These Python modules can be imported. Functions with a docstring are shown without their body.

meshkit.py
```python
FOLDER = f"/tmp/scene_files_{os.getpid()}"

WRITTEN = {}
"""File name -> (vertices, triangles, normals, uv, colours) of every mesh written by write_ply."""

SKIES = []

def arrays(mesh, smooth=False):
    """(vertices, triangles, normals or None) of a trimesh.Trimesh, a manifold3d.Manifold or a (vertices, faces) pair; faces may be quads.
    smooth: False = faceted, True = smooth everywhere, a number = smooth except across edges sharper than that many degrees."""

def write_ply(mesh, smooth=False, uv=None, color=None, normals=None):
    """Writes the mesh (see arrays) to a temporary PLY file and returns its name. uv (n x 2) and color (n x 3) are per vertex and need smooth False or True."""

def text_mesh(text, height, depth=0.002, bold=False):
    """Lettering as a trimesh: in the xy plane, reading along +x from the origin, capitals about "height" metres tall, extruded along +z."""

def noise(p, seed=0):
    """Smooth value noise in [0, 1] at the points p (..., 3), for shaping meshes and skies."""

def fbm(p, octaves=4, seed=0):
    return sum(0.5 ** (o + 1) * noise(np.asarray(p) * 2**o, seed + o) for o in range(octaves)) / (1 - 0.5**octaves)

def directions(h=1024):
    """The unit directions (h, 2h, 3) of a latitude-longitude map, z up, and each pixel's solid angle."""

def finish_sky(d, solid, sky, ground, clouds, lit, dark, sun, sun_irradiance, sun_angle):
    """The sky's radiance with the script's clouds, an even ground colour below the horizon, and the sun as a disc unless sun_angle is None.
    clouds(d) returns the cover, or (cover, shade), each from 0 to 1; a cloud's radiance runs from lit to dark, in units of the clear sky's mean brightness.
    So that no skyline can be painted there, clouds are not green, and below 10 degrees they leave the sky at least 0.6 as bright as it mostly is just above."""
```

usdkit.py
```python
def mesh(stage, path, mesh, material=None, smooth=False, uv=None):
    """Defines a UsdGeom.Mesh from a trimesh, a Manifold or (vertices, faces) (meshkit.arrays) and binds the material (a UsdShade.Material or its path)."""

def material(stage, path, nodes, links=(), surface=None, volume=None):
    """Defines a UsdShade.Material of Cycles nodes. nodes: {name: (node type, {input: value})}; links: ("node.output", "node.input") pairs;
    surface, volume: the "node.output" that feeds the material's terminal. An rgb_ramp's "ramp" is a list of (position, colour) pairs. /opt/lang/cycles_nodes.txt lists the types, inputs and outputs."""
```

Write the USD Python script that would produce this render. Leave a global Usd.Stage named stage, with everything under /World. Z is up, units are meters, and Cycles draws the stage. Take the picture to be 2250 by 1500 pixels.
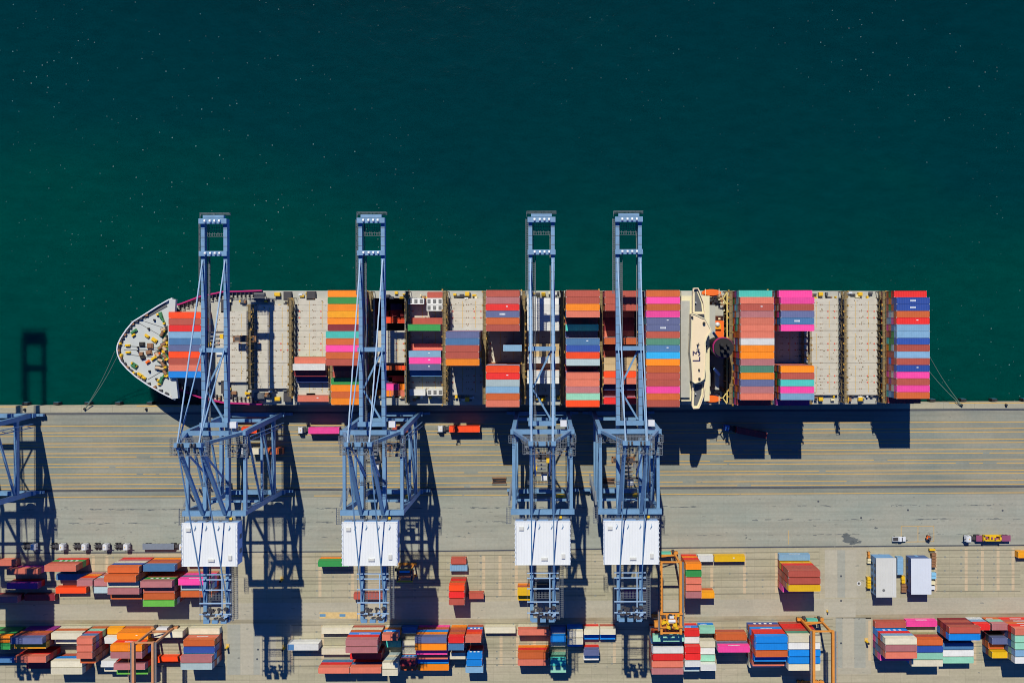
import math, random
import numpy as np, trimesh
from shapely.geometry import Polygon, LineString, box as sbox
import usdkit, meshkit
from pxr import Usd, UsdGeom, UsdLux, UsdShade, Gf, Sdf, Vt

stage = Usd.Stage.CreateInMemory()
UsdGeom.SetStageUpAxis(stage, UsdGeom.Tokens.z)
UsdGeom.SetStageMetersPerUnit(stage, 1.0)
world = UsdGeom.Xform.Define(stage, '/World')
stage.SetDefaultPrim(world.GetPrim())
rng = random.Random(7)
# ---------------------------------------------------------------- camera: a drone 350 m up, looking straight down
H = 350.0                     # metres above the quay
G = 5.5                       # photo pixels per metre on the quay
NX, NY = 1195.0, 700.0        # the point of the photo straight below the drone
F = G * H
cam = UsdGeom.Camera.Define(stage, '/World/camera')
cam.AddTranslateOp().Set(Gf.Vec3d(0, 0, H))
cam.CreateHorizontalApertureAttr(36.0)
cam.CreateVerticalApertureAttr(36.0 * 682 / 1024)
cam.CreateFocalLengthAttr(36.0 * F / 2250)
cam.CreateHorizontalApertureOffsetAttr(36.0 * (1125 - NX) / 2250)
cam.CreateVerticalApertureOffsetAttr(-36.0 * (750 - NY) / 2250)
cam.CreateClippingRangeAttr(Gf.Vec2f(1, 20000))
cam.CreateExposureAttr(0.2)
# ---------------------------------------------------------------- sun and sky
SUN = np.array([-0.150, 0.82, 1.0]); SUN /= np.linalg.norm(SUN)
SUN_EL, SUN_ROT = math.asin(SUN[2]), math.atan2(SUN[0], SUN[1])
sun = UsdLux.DistantLight.Define(stage, '/World/sun')
sun.CreateIntensityAttr(1.25); sun.CreateAngleAttr(0.5); sun.CreateColorAttr(Gf.Vec3f(1.0, 0.90, 0.76))
sun.CreateNormalizeAttr(True)
sun.AddTransformOp().Set(Gf.Matrix4d().SetRotate(Gf.Rotation(Gf.Vec3d(0, 0, 1), Gf.Vec3d(*map(float, SUN)))))
usdkit.material(stage, '/World/Looks/sky_look', {'s': ('sky_texture', {'sky_type': 'single_scattering', 'air_density': 0.8, 'aerosol_density': 0.0, 'ozone_density': 30.0, 'sun_disc': False, 'sun_elevation': SUN_EL, 'sun_rotation': SUN_ROT}),
    'b': ('background_shader', {'strength': 0.10})}, [('s.color', 'b.color')], surface='b.background')
dome = UsdLux.DomeLight.Define(stage, '/World/sky')
UsdShade.MaterialBindingAPI.Apply(dome.GetPrim()).Bind(UsdShade.Material.Get(stage, '/World/Looks/sky_look'))
dome.GetPrim().SetCustomDataByKey('kind', 'structure')

# ---------------------------------------------------------------- helpers
def U(px, py, z=0.0):
    """The point at height z that the photo shows at this pixel of its 2250 x 1500."""
    s = (H - z) / F
    return (px - NX) * s, -(py - NY) * s
def lin(c):
    c = np.asarray(c, float) / 255
    return np.where(c <= 0.04045, c / 12.92, ((c + 0.055) / 1.055) ** 2.4)

used = {}
def numbered(parent, name):
    k = used.setdefault((parent, name), 0)
    used[(parent, name)] += 1
    return name if k == 0 else f'{name}_{k:03d}'
def tag(p, label=None, cat=None, group=None, kind=None):
    p = p.GetPrim() if hasattr(p, 'GetPrim') else p
    for k, v in (('label', label), ('category', cat), ('group', group), ('kind', kind)):
        if v: p.SetCustomDataByKey(k, v)
    return p
labels = {}
def thing(name, label, cat, loc=(0, 0, 0), rz=0.0, group=None, ref=None):
    x = UsdGeom.Xform.Define(stage, '/World/' + numbered('/World', name))
    x.AddTranslateOp().Set(Gf.Vec3d(*map(float, loc)))
    if rz: x.AddRotateZOp().Set(float(rz))
    if ref is not None:
        x.GetPrim().GetReferences().AddInternalReference(ref); x.GetPrim().SetInstanceable(True)
    tag(x, label, cat, group)
    labels.setdefault(label, []).append(x.GetPath())
    return x
def rot2(x, y, a):
    c, s = math.cos(a), math.sin(a)
    return x * c - y * s, x * s + y * c

BOXF = np.array([[0, 2, 1], [0, 3, 2], [4, 5, 6], [4, 6, 7], [0, 1, 5], [0, 5, 4], [1, 2, 6], [1, 6, 5], [2, 3, 7], [2, 7, 6], [3, 0, 4], [3, 4, 7]])
class MB:
    """Collects boxes, bars, tubes and prisms into one mesh."""
    def __init__(s): s.v, s.f, s.n, s.c = [], [], 0, []
    def add(s, v, f, col=None):
        v = np.asarray(v, float); s.v.append(v); s.f.append(np.asarray(f, int) + s.n); s.n += len(v)
        if col is not None: s.c.append(np.tile(np.asarray(col, float), (len(v), 1)))
        return s
    def box(s, c, d, rz=0.0, col=None):
        x, y, z = np.asarray(d, float) / 2
        p = np.array([[-x, -y, -z], [x, -y, -z], [x, y, -z], [-x, y, -z], [-x, -y, z], [x, -y, z], [x, y, z], [-x, y, z]])
        if rz:
            a, b = math.cos(rz), math.sin(rz); p[:, :2] = np.c_[p[:, 0] * a - p[:, 1] * b, p[:, 0] * b + p[:, 1] * a]
        return s.add(p + np.asarray(c, float), BOXF, col)
    def bb(s, x0, x1, y0, y1, z0, z1, col=None):
        return s.box(((x0 + x1) / 2, (y0 + y1) / 2, (z0 + z1) / 2), (x1 - x0, y1 - y0, z1 - z0), 0, col)
    def bar(s, p, q, w, h=None):
        p, q = np.asarray(p, float), np.asarray(q, float); h = h or w
        d = q - p; L = np.linalg.norm(d); d /= L
        up = np.array([0, 0, 1.0]) if abs(d[2]) < 0.9 else np.array([0, 1.0, 0])
        sx = np.cross(d, up); sx /= np.linalg.norm(sx); uz = np.cross(sx, d)
        sx, uz = sx * w / 2, uz * h / 2
        v = np.array([p - sx - uz, p + sx - uz, p + sx + uz, p - sx + uz, q - sx - uz, q + sx - uz, q + sx + uz, q - sx + uz])
        return s.add(v, BOXF)
    def cyl(s, p, q, r, n=10, r2=None):
        p, q = np.asarray(p, float), np.asarray(q, float); r2 = r if r2 is None else r2
        d = q - p; d /= np.linalg.norm(d)
        up = np.array([0, 0, 1.0]) if abs(d[2]) < 0.9 else np.array([0, 1.0, 0])
        a = np.cross(d, up); a /= np.linalg.norm(a); b = np.cross(d, a)
        t = np.arange(n) * 2 * math.pi / n
        ring = np.cos(t)[:, None] * a + np.sin(t)[:, None] * b
        v = np.vstack([p + ring * r, q + ring * r2, p, q]); f = []
        for i in range(n):
            j = (i + 1) % n
            f += [[i, n + j, j], [i, n + i, n + j], [2 * n, i, j], [2 * n + 1, n + j, n + i]]
        return s.add(v, np.array(f)[:, ::-1])
    def poly(s, poly, z0, z1):
        for g in getattr(poly, 'geoms', [poly]):
            m = trimesh.creation.extrude_polygon(g, z1 - z0, engine='earcut')
            s.add(np.array(m.vertices) + [0, 0, z0], m.faces)
        return s
    def sheet(s, poly, z):
        for g in getattr(poly, 'geoms', [poly]):
            v, f = trimesh.creation.triangulate_polygon(g, engine='earcut')
            v = np.c_[v, np.full(len(v), z)]; f = np.array(f)
            n = np.cross(v[f[:, 1]] - v[f[:, 0]], v[f[:, 2]] - v[f[:, 0]])[:, 2]
            f[n < 0] = f[n < 0][:, ::-1]
            s.add(v, f)
        return s
    def mesh(s, m):
        return s.add(m.vertices, m.faces)
    def grating(s, x0, x1, y0, y1, z, step=0.55, w=0.11):
        for x in np.arange(x0, x1 + .01, step): s.bb(x - w / 2, x + w / 2, y0, y1, z - .05, z)
        for y in np.arange(y0, y1 + .01, step * 1.6): s.bb(x0, x1, y - w / 2, y + w / 2, z - .12, z - .051)
        s.bb(x0 - .1, x0, y0, y1, z - .15, z + .05); s.bb(x1, x1 + .1, y0, y1, z - .15, z + .05)
        return s
    def build(s, name, mat, parent=None, label=None, kind=None, smooth=False):
        base = '/World' if parent is None else str(parent.GetPath())
        v, f = np.vstack(s.v), np.vstack(s.f)
        m = usdkit.mesh(stage, base + '/' + numbered(base, name), (v, f), mat, smooth)
        if s.c:
            UsdGeom.PrimvarsAPI(m).CreatePrimvar('tint', Sdf.ValueTypeNames.Color3fArray, 'vertex').Set(Vt.Vec3fArray.FromNumpy(np.vstack(s.c).astype(np.float32)))
        if label or kind: tag(m, label, None, None, kind)
        return m

mats = {}
K = np.array([0.68, 0.735, 0.765])      # a photo colour in full sun -> albedo
def paint(name, rgb, rough=0.55, var=0.12, grime=0.25, scale=0.35, albedo=False, random_value=0.0, metallic=0.0, grime_col=(70, 55, 45), streak=(1, 1, 1)):
    """Painted or bare surface with uneven tone and worn, dirty patches."""
    if name in mats: return mats[name]
    c = np.asarray(rgb, float) if albedo else lin(rgb) * K
    n = {'g': ('geometry', {}), 'm': ('mapping', {'scale': tuple(scale * x for x in streak)}),
         'a': ('noise_texture', {'scale': 1.0, 'detail': 5.0, 'roughness': 0.65}),
         'r': ('rgb_ramp', {'ramp': [(0.25, tuple(c * (1 - var))), (0.75, tuple(np.minimum(c * (1 + var), 0.95)))]}),
         'b': ('noise_texture', {'scale': 3.1, 'detail': 6.0, 'roughness': 0.7}),
         'br': ('map_range', {'from_min': 0.58, 'from_max': 0.78, 'to_min': 0.0, 'to_max': grime, 'clamp': True}),
         'x': ('mix_color', {'b': tuple(lin(grime_col))}),
         'p': ('principled_bsdf', {'roughness': rough, 'metallic': metallic})}
    l = [('g.position', 'm.vector'), ('m.vector', 'a.vector'), ('m.vector', 'b.vector'), ('a.fac', 'r.fac'), ('b.fac', 'br.value'), ('br.result', 'x.fac'), ('r.color', 'x.a')]
    if random_value:
        n['o'] = ('object_info', {}); n['ov'] = ('map_range', {'to_min': 1 - random_value, 'to_max': 1 + random_value})
        n['h'] = ('hsv', {})
        l += [('o.random', 'ov.value'), ('ov.result', 'h.value'), ('x.result', 'h.color'), ('h.color', 'p.base_color')]
    else: l += [('x.result', 'p.base_color')]
    mats[name] = usdkit.material(stage, '/World/Looks/' + name, n, l, surface='p.BSDF')
    return mats[name]

COL = dict(orange=(255, 140, 5), amber=(250, 165, 10), rust_orange=(208, 98, 42), brick=(186, 84, 66), salmon=(222, 118, 92), red=(236, 40, 34), scarlet=(252, 74, 12),
    maroon=(140, 36, 44), pink=(252, 72, 160), teal=(74, 200, 185), green=(52, 150, 72), lime=(110, 190, 70), sage=(80, 138, 112), mint=(148, 208, 178), blue=(10, 134, 222), royal_blue=(40, 78, 160),
    steel_blue=(76, 124, 170), slate=(98, 106, 146), light_blue=(128, 170, 200), cyan=(40, 175, 232), light_grey=(178, 196, 198), white=(228, 226, 220), cream=(226, 216, 188),
    mauve=(186, 116, 116), yellow=(236, 184, 8), magenta=(150, 40, 130), dark_blue=(28, 52, 110), charcoal=(62, 60, 62), khaki=(170, 165, 120), tan=(206, 176, 128))
def cm(c): return paint('container_' + c, COL[c], rough=0.5, var=0.10, grime=0.45, scale=0.45, random_value=0.13, grime_col=np.clip(np.array(COL[c]) * .55 + 38, 0, 255), streak=(1, 1.6, 1))
M = dict(
    crane=paint('crane_blue', (110, 150, 184), rough=0.5, var=0.16, grime=0.5, scale=0.45, grime_col=(72, 84, 100)),
    crane_pale=paint('crane_pale_blue', (158, 186, 214), rough=0.5, var=0.12, grime=0.4, scale=0.5),
    crane_dark=paint('crane_grating', (105, 112, 120), rough=0.7, var=0.2, grime=0.4, scale=1.0),
    house=paint('house_white', (238, 239, 237), rough=0.45, var=0.04, grime=0.22, scale=0.35, grime_col=(196, 190, 178), streak=(1.4, .35, 1)),
    steel=paint('bare_steel', (120, 120, 118), rough=0.5, var=0.2, grime=0.4, scale=0.8),
    black=paint('black_rubber', (28, 28, 30), rough=0.7, var=0.2, grime=0.1),
    glass=paint('dark_glass', (22, 30, 40), rough=0.1, var=0.1, grime=0.0),
    white=paint('white_paint', (225, 226, 228), rough=0.4, var=0.05, grime=0.15),
    yellow=paint('yellow_paint', (240, 190, 20), rough=0.5, var=0.08, grime=0.3, scale=1.2),
    red=paint('red_paint', (225, 60, 40), rough=0.5, var=0.08, grime=0.2),
    orange=paint('orange_paint', (248, 110, 20), rough=0.45, var=0.06, grime=0.2),
    green=paint('green_paint', (60, 130, 80), rough=0.5, var=0.08, grime=0.2),
    rtg=paint('gantry_orange', (228, 146, 52), rough=0.55, var=0.14, grime=0.5, scale=0.9, grime_col=(120, 90, 60)),
    rtg_old=paint('gantry_faded', (208, 142, 96), rough=0.6, var=0.15, grime=0.4, scale=0.7),
    teal=paint('teal_paint', (90, 190, 165), rough=0.5, var=0.08, grime=0.25),
    deck=paint('deck_grey', (182, 180, 168), rough=0.7, var=0.10, grime=0.30, scale=0.35, grime_col=(120, 95, 60)),
    hatch=paint('hatch_grey', (203, 196, 180), rough=0.7, var=0.12, grime=0.55, scale=0.5, grime_col=(150, 120, 70)),
    fore=paint('foredeck_grey', (196, 200, 196), rough=0.6, var=0.05, grime=0.25, scale=0.4, grime_col=(120, 110, 90)),
    bridge=paint('bridge_cream', (246, 222, 182), rough=0.5, var=0.04, grime=0.1, scale=0.3),
    hull_dark=paint('hull_navy', (40, 36, 62), rough=0.5, var=0.08, grime=0.2, scale=0.1),
    cream=paint('superstructure_cream', (235, 222, 180), rough=0.5, var=0.05, grime=0.2, scale=0.5),
    lash=paint('lashing_brown', (132, 112, 72), rough=0.7, var=0.25, grime=0.6, scale=1.2, grime_col=(50, 42, 30)),
    hull=paint('hull_magenta', (190, 16, 110), rough=0.5, var=0.08, grime=0.2, scale=0.1),
    hold=paint('hold_dark', (70, 62, 60), rough=0.8, var=0.2, grime=0.5),
    funnel=paint('funnel_black', (10, 10, 12), rough=0.6, var=0.1, grime=0.1),
    deckgrey=paint('deck_dark_grey', (96, 98, 100), rough=0.7, var=0.1, grime=0.3),
    rope=paint('mooring_rope', (120, 140, 120), rough=0.9, var=0.1, grime=0.2),
    brown=paint('brown_frame', (150, 105, 70), rough=0.7, var=0.2, grime=0.4, scale=1.5),
    chassis=paint('chassis_dark', (62, 60, 64), rough=0.7, var=0.2, grime=0.4),
    roofgrey=paint('roof_grey', (214, 212, 204), rough=0.6, var=0.04, grime=0.25, scale=0.3, grime_col=(120, 120, 115)),
    roofwhite=paint('roof_white', (218, 222, 230), rough=0.5, var=0.03, grime=0.12, scale=0.3, grime_col=(150, 150, 150)),
    wallblue=paint('wall_blue', (110, 160, 205), rough=0.5, var=0.05, grime=0.2),
    lightblue=paint('light_blue_paint', (140, 200, 232), rough=0.45, var=0.05, grime=0.15),
    mark_yellow=paint('road_yellow', (214, 168, 80), rough=0.8, var=0.15, grime=0.9, scale=0.6, grime_col=(165, 160, 145), streak=(0.35, 2, 1)),
    mark_tan=paint('slot_strip', (202, 180, 146), rough=0.85, var=0.12, grime=0.95, scale=0.8, grime_col=(160, 152, 130)),
    rail=paint('rail_steel', (74, 78, 84), rough=0.6, var=0.25, grime=0.5, scale=0.5, grime_col=(140, 138, 128)),
    mauve=paint('mauve_paint', (150, 80, 112), rough=0.5, var=0.08, grime=0.2))
# ---------------------------------------------------------------- water
THETA = math.radians(0.22)        # the quay runs a little uphill to the right in the photo
WATER = -4.0
w = {'g': ('geometry', {}),
     'm1': ('mapping', {'scale': (0.004, 0.006, 0.004)}), 'n1': ('noise_texture', {'scale': 1.0, 'detail': 4.0, 'roughness': 0.6}),
     'sep': ('separate_xyz', {}), 'near': ('map_range', {'from_min': 150.0, 'from_max': -30.0, 'to_min': 0.0, 'to_max': 1.0, 'clamp': True}),
     'mix': ('math', {'math_type': 'multiply_add', 'value2': 0.9, 'value3': -0.15}), 'add': ('math', {'math_type': 'add'}),
     'ramp': ('rgb_ramp', {'ramp': [(0.0, (0.0, 0.0105, 0.0145)), (0.45, (0.0, 0.022, 0.029)), (0.75, (0.0, 0.026, 0.031)), (1.0, (0.0, 0.038, 0.032))]}),
     'nb': ('noise_texture', {'scale': 0.12, 'detail': 6.0, 'roughness': 0.62, 'distortion': 0.4}),
     'bump': ('bump', {'strength': 0.35, 'distance': 1.0}),
     # flecks of foam: the centres of small cells, only where a broad noise lets them be
     'vo': ('voronoi_texture', {'scale': 0.42, 'randomness': 1.0}), 'vt': ('map_range', {'from_min': 0.04, 'from_max': 0.12, 'to_min': 1.0, 'to_max': 0.0, 'clamp': True}),
     'vc': ('separate_color', {}), 'vr': ('map_range', {'from_min': 0.45, 'from_max': 1.0, 'to_min': 0.0, 'to_max': 1.0, 'clamp': True}),
     'nf': ('noise_texture', {'scale': 0.007, 'detail': 3.0}), 'ff': ('map_range', {'from_min': 0.44, 'from_max': 0.60, 'to_min': 0.0, 'to_max': 1.0, 'clamp': True}),
     'f1': ('math', {'math_type': 'multiply'}), 'f2': ('math', {'math_type': 'multiply'}), 'f3': ('math', {'math_type': 'multiply', 'value2': 0.52}),
     'fc': ('mix_color', {'b': (0.38, 0.50, 0.50)}),
     'mr': ('mapping', {'scale': (0.10, 0.28, 0.2), 'rotation': (0, 0, 0.5)}), 'nr': ('noise_texture', {'scale': 1.0, 'detail': 6.0, 'roughness': 0.7}), 'rr': ('map_range', {'from_min': .3, 'from_max': .7, 'to_min': .86, 'to_max': 1.14}), 'rv': ('vector_math', {'math_type': 'scale'}),
     'p': ('principled_bsdf', {'roughness': 0.12, 'ior': 1.33, 'specular_ior_level': 0.16, 'subsurface_method': 'burley', 'subsurface_weight': 1.0, 'subsurface_scale': 5.0, 'subsurface_radius': (0.2, 1.0, 1.0)})}
l = [('g.position', 'm1.vector'), ('m1.vector', 'n1.vector'), ('g.position', 'sep.vector'), ('sep.y', 'near.value'), ('n1.fac', 'mix.value1'), ('mix.value', 'add.value1'),
     ('near.result', 'add.value2'), ('add.value', 'ramp.fac'), ('g.position', 'nb.vector'), ('nb.fac', 'bump.height'), ('bump.normal', 'p.normal'),
     ('g.position', 'vo.vector'), ('vo.distance', 'vt.value'), ('vo.color', 'vc.color'), ('vc.r', 'vr.value'), ('g.position', 'nf.vector'), ('nf.fac', 'ff.value'),
     ('vt.result', 'f1.value1'), ('vr.result', 'f1.value2'), ('f1.value', 'f2.value1'), ('ff.result', 'f2.value2'), ('f2.value', 'f3.value1'),
     ('f3.value', 'fc.fac'), ('g.position', 'mr.vector'), ('mr.vector', 'nr.vector'), ('nr.fac', 'rr.value'), ('rr.result', 'rv.scale'), ('ramp.color', 'rv.vector1'), ('rv.vector', 'fc.a'), ('fc.result', 'p.base_color')]
l = [(a, b.replace('mix.value1', 'mix.value1')) for a, b in l]
M['water'] = usdkit.material(stage, '/World/Looks/harbour_water', w, l, surface='p.BSDF')
MB().sheet(sbox(-4000, -45, 4000, 4000), WATER).build('water', M['water'], kind='structure')

# ---------------------------------------------------------------- ground
def ground_mat(name, rgb, rgb2, panel=None, streak=0.5, joint=0.35, tyre=0.4):
    a, b = lin(rgb) * K, lin(rgb2) * K
    n = {'g': ('geometry', {}), 'm0': ('mapping', {'scale': (0.03, 0.06, 0.03)}), 'n0': ('noise_texture', {'scale': 1.0, 'detail': 6.0, 'roughness': 0.65}),
         'r0': ('rgb_ramp', {'ramp': [(0.32, tuple(a)), (0.68, tuple(b))]}),
         'm1': ('mapping', {'scale': (0.015, 0.55, 0.5)}), 'n1': ('noise_texture', {'scale': 1.0, 'detail': 5.0, 'roughness': 0.6}),
         's1': ('map_range', {'from_min': 0.42, 'from_max': 0.75, 'to_min': 1.0, 'to_max': 1.0 - streak, 'clamp': True}),
         'n2': ('noise_texture', {'scale': 0.9, 'detail': 6.0, 'roughness': 0.75}), 's2': ('map_range', {'from_min': 0.3, 'from_max': 0.7, 'to_min': 0.90, 'to_max': 1.09, 'clamp': True}),
         'm3': ('mapping', {'scale': (0.05, 0.35, 0.5)}), 'n3': ('noise_texture', {'scale': 1.0, 'detail': 7.0, 'roughness': 0.75, 'distortion': 0.6}),
         's3': ('map_range', {'from_min': 0.64, 'from_max': 0.78, 'to_min': 1.0, 'to_max': 1.0 - tyre, 'clamp': True}),
         'q1': ('math', {'math_type': 'multiply'}), 'q2': ('math', {'math_type': 'multiply'}), 'v': ('vector_math', {'math_type': 'scale'}),
         'bp': ('bump', {'strength': 0.15, 'distance': 0.05}), 'p': ('principled_bsdf', {'roughness': 0.85, 'specular_ior_level': 0.3})}
    l = [('g.position', 'm0.vector'), ('m0.vector', 'n0.vector'), ('n0.fac', 'r0.fac'), ('g.position', 'm1.vector'), ('m1.vector', 'n1.vector'), ('n1.fac', 's1.value'),
         ('g.position', 'n2.vector'), ('n2.fac', 's2.value'), ('g.position', 'm3.vector'), ('m3.vector', 'n3.vector'), ('n3.fac', 's3.value'),
         ('s1.result', 'q1.value1'), ('s2.result', 'q1.value2'), ('q1.value', 'q2.value1'), ('s3.result', 'q2.value2'), ('q2.value', 'v.scale'), ('n2.fac', 'bp.height'), ('bp.normal', 'p.normal')]
    last = 'r0.color'
    if panel:
        n['mb'] = ('mapping', {'rotation': (0, 0, THETA)})
        n['br'] = ('brick_texture', {'offset': 0.0, 'color1': (1, 1, 1), 'color2': (0.93, 0.93, 0.93), 'mortar': (1 - joint,) * 3, 'scale': 1.0, 'mortar_size': 0.07, 'mortar_smooth': 0.3, 'brick_width': panel[0], 'row_height': panel[1]})
        n['mm'] = ('mix_color', {'blend_type': 'multiply', 'fac': 1.0})
        l += [('g.position', 'mb.vector'), ('mb.vector', 'br.vector'), (last, 'mm.a'), ('br.color', 'mm.b')]; last = 'mm.result'
    l += [(last, 'v.vector1'), ('v.vector', 'p.base_color')]
    return usdkit.material(stage, '/World/Looks/' + name, n, l, surface='p.BSDF')
M['yard'] = ground_mat('yard_concrete', (176, 170, 140), (192, 180, 154), panel=(6.5, 2.73), streak=0.22, joint=0.24, tyre=0.45)
M['apron'] = ground_mat('apron_concrete', (134, 142, 133), (162, 157, 138), panel=(12.0, 6.0), streak=0.30, joint=0.10, tyre=0.5)
M['roadway'] = ground_mat('roadway_concrete', (158, 163, 150), (174, 169, 152), panel=(9.0, 4.6), streak=0.20, joint=0.10, tyre=0.6)
M['lane'] = ground_mat('lane_concrete', (178, 172, 152), (186, 177, 155), panel=(7.0, 3.5), streak=0.10, joint=0.06, tyre=0.3)
M['lane_pale'] = ground_mat('lane_pale', (192, 185, 164), (186, 178, 158), panel=(6.0, 6.0), streak=0.08, joint=0.08, tyre=0.2)
M['lane_grey'] = ground_mat('lane_grey', (164, 164, 150), (172, 170, 156), streak=0.15, tyre=0.2)
M['cap'] = ground_mat('quay_cap', (188, 178, 148), (170, 166, 148), panel=(12.3, 9.0), streak=0.2, joint=0.4, tyre=0.5)
M['verge'] = ground_mat('dirt_strip', (150, 138, 110), (186, 176, 150), streak=0.45, tyre=0.6)
M['stain'] = ground_mat('oil_stain', (120, 124, 120), (92, 98, 100), streak=0.2, tyre=0.5)

M['stain2'] = ground_mat('faint_stain', (146, 146, 134), (128, 130, 122), streak=0.2, tyre=0.4)
M['seam'] = ground_mat('slot_seam', (140, 134, 112), (156, 148, 124), streak=0.3, tyre=0.5)
M['bay'] = ground_mat('slot_bay', (182, 178, 150), (192, 184, 158), streak=0.25, tyre=0.4)
def yrow(y_at, xs=(-900, 3200)):
    """World points of a line that the photo shows at the given y for each x; y_at: list of (x, y)."""
    xs_, ys_ = zip(*y_at)
    xs_ = list(xs_); ys_ = list(ys_)
    s0 = (ys_[1] - ys_[0]) / (xs_[1] - xs_[0]); s1 = (ys_[-1] - ys_[-2]) / (xs_[-1] - xs_[-2])
    pts = [(xs[0], ys_[0] + s0 * (xs[0] - xs_[0]))] + list(zip(xs_, ys_)) + [(xs[1], ys_[-1] + s1 * (xs[1] - xs_[-1]))]
    return [U(px, py) for px, py in pts]
EDGE = [(0, 891.5), (2250, 883)]
JOIN1 = [(0, 1096), (2250, 1085)]         # apron | roadway
JOIN2 = [(0, 1215), (1000, 1210), (1500, 1203), (2250, 1197)]   # roadway | yard
e = yrow(EDGE)
quay = Polygon([(-4000, e[0][1] - 13), (e[0][0], e[0][1]), (e[-1][0], e[-1][1]), (4000, e[-1][1] + 10), (4000, -4000), (-4000, -4000)])
quay_m = MB().poly(quay, -12, 0.0).build('quay', M['yard'], kind='structure')
def band(name, top, bottom, z, mat, x0=-900, x1=3200):
    a, b = yrow(top, (x0, x1)), yrow(bottom, (x0, x1))
    return MB().sheet(Polygon(a + b[::-1]), z).build(name, mat, kind='structure')
def shift(c, d): return [(x, y + d) for x, y in c]
band('quay_edge', shift(EDGE, 0.2), shift(EDGE, 16.5), 0.004, M['cap'])
apron = band('apron', shift(EDGE, 16.5), JOIN1, 0.004, M['apron'])
band('roadway', JOIN1, JOIN2, 0.004, M['roadway'])
def prect(x0, x1, y0, y1):
    return Polygon([U(x0, y0), U(x1, y0), U(x1, y1), U(x0, y1)])
# the way between the yard blocks, and the cross roads with their lanes
band('yard_road', [(0, 1328), (1000, 1321), (2250, 1311)], [(0, 1362), (1000, 1359), (2250, 1346)], 0.004, M['lane'])
band('dirt_strip', [(0, 1362), (1000, 1359), (2250, 1346)], [(0, 1370), (1000, 1367.5), (2250, 1355)], 0.004, M['verge'])
road = MB().sheet(prect(498, 606, 1371, 1482), 0.004).build('cross_road', M['lane'], kind='structure')
road2 = MB().sheet(prect(1812, 1903, 1206, 1312), 0.004).build('cross_road', M['lane'], kind='structure')
road3 = MB().sheet(prect(1836, 1914, 1356, 1480), 0.004).build('cross_road', M['lane'], kind='structure')
MB().sheet(prect(500, 528, 1371, 1481), 0.008).build('lane_strip', M['lane_grey'], road)
MB().sheet(prect(529, 556, 1369, 1481), 0.008).build('lane_strip', M['lane_pale'], road)
MB().sheet(prect(557, 571, 1371, 1481), 0.008).build('lane_strip', M['lane_grey'], road)
MB().sheet(prect(1840, 1857, 1208, 1312), 0.008).build('lane_strip', M['lane_grey'], road2)
MB().sheet(prect(1813, 1839, 1208, 1312), 0.008).build('lane_strip', M['lane_pale'], road2)
MB().sheet(prect(1858, 1882, 1208, 1312), 0.008).build('lane_strip', M['lane_pale'], road2)
MB().sheet(prect(1811, 1880, 1322, 1355), 0.008).build('lane_strip', M['lane_pale'], road2)
for a, b, m in ((1852, 1876, 'lane_pale'), (1836, 1851, 'lane_grey'), (1877, 1902, 'lane_grey')):
    MB().sheet(prect(a, b, 1357, 1466), 0.008).build('lane_strip', M[m], road3)
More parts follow.
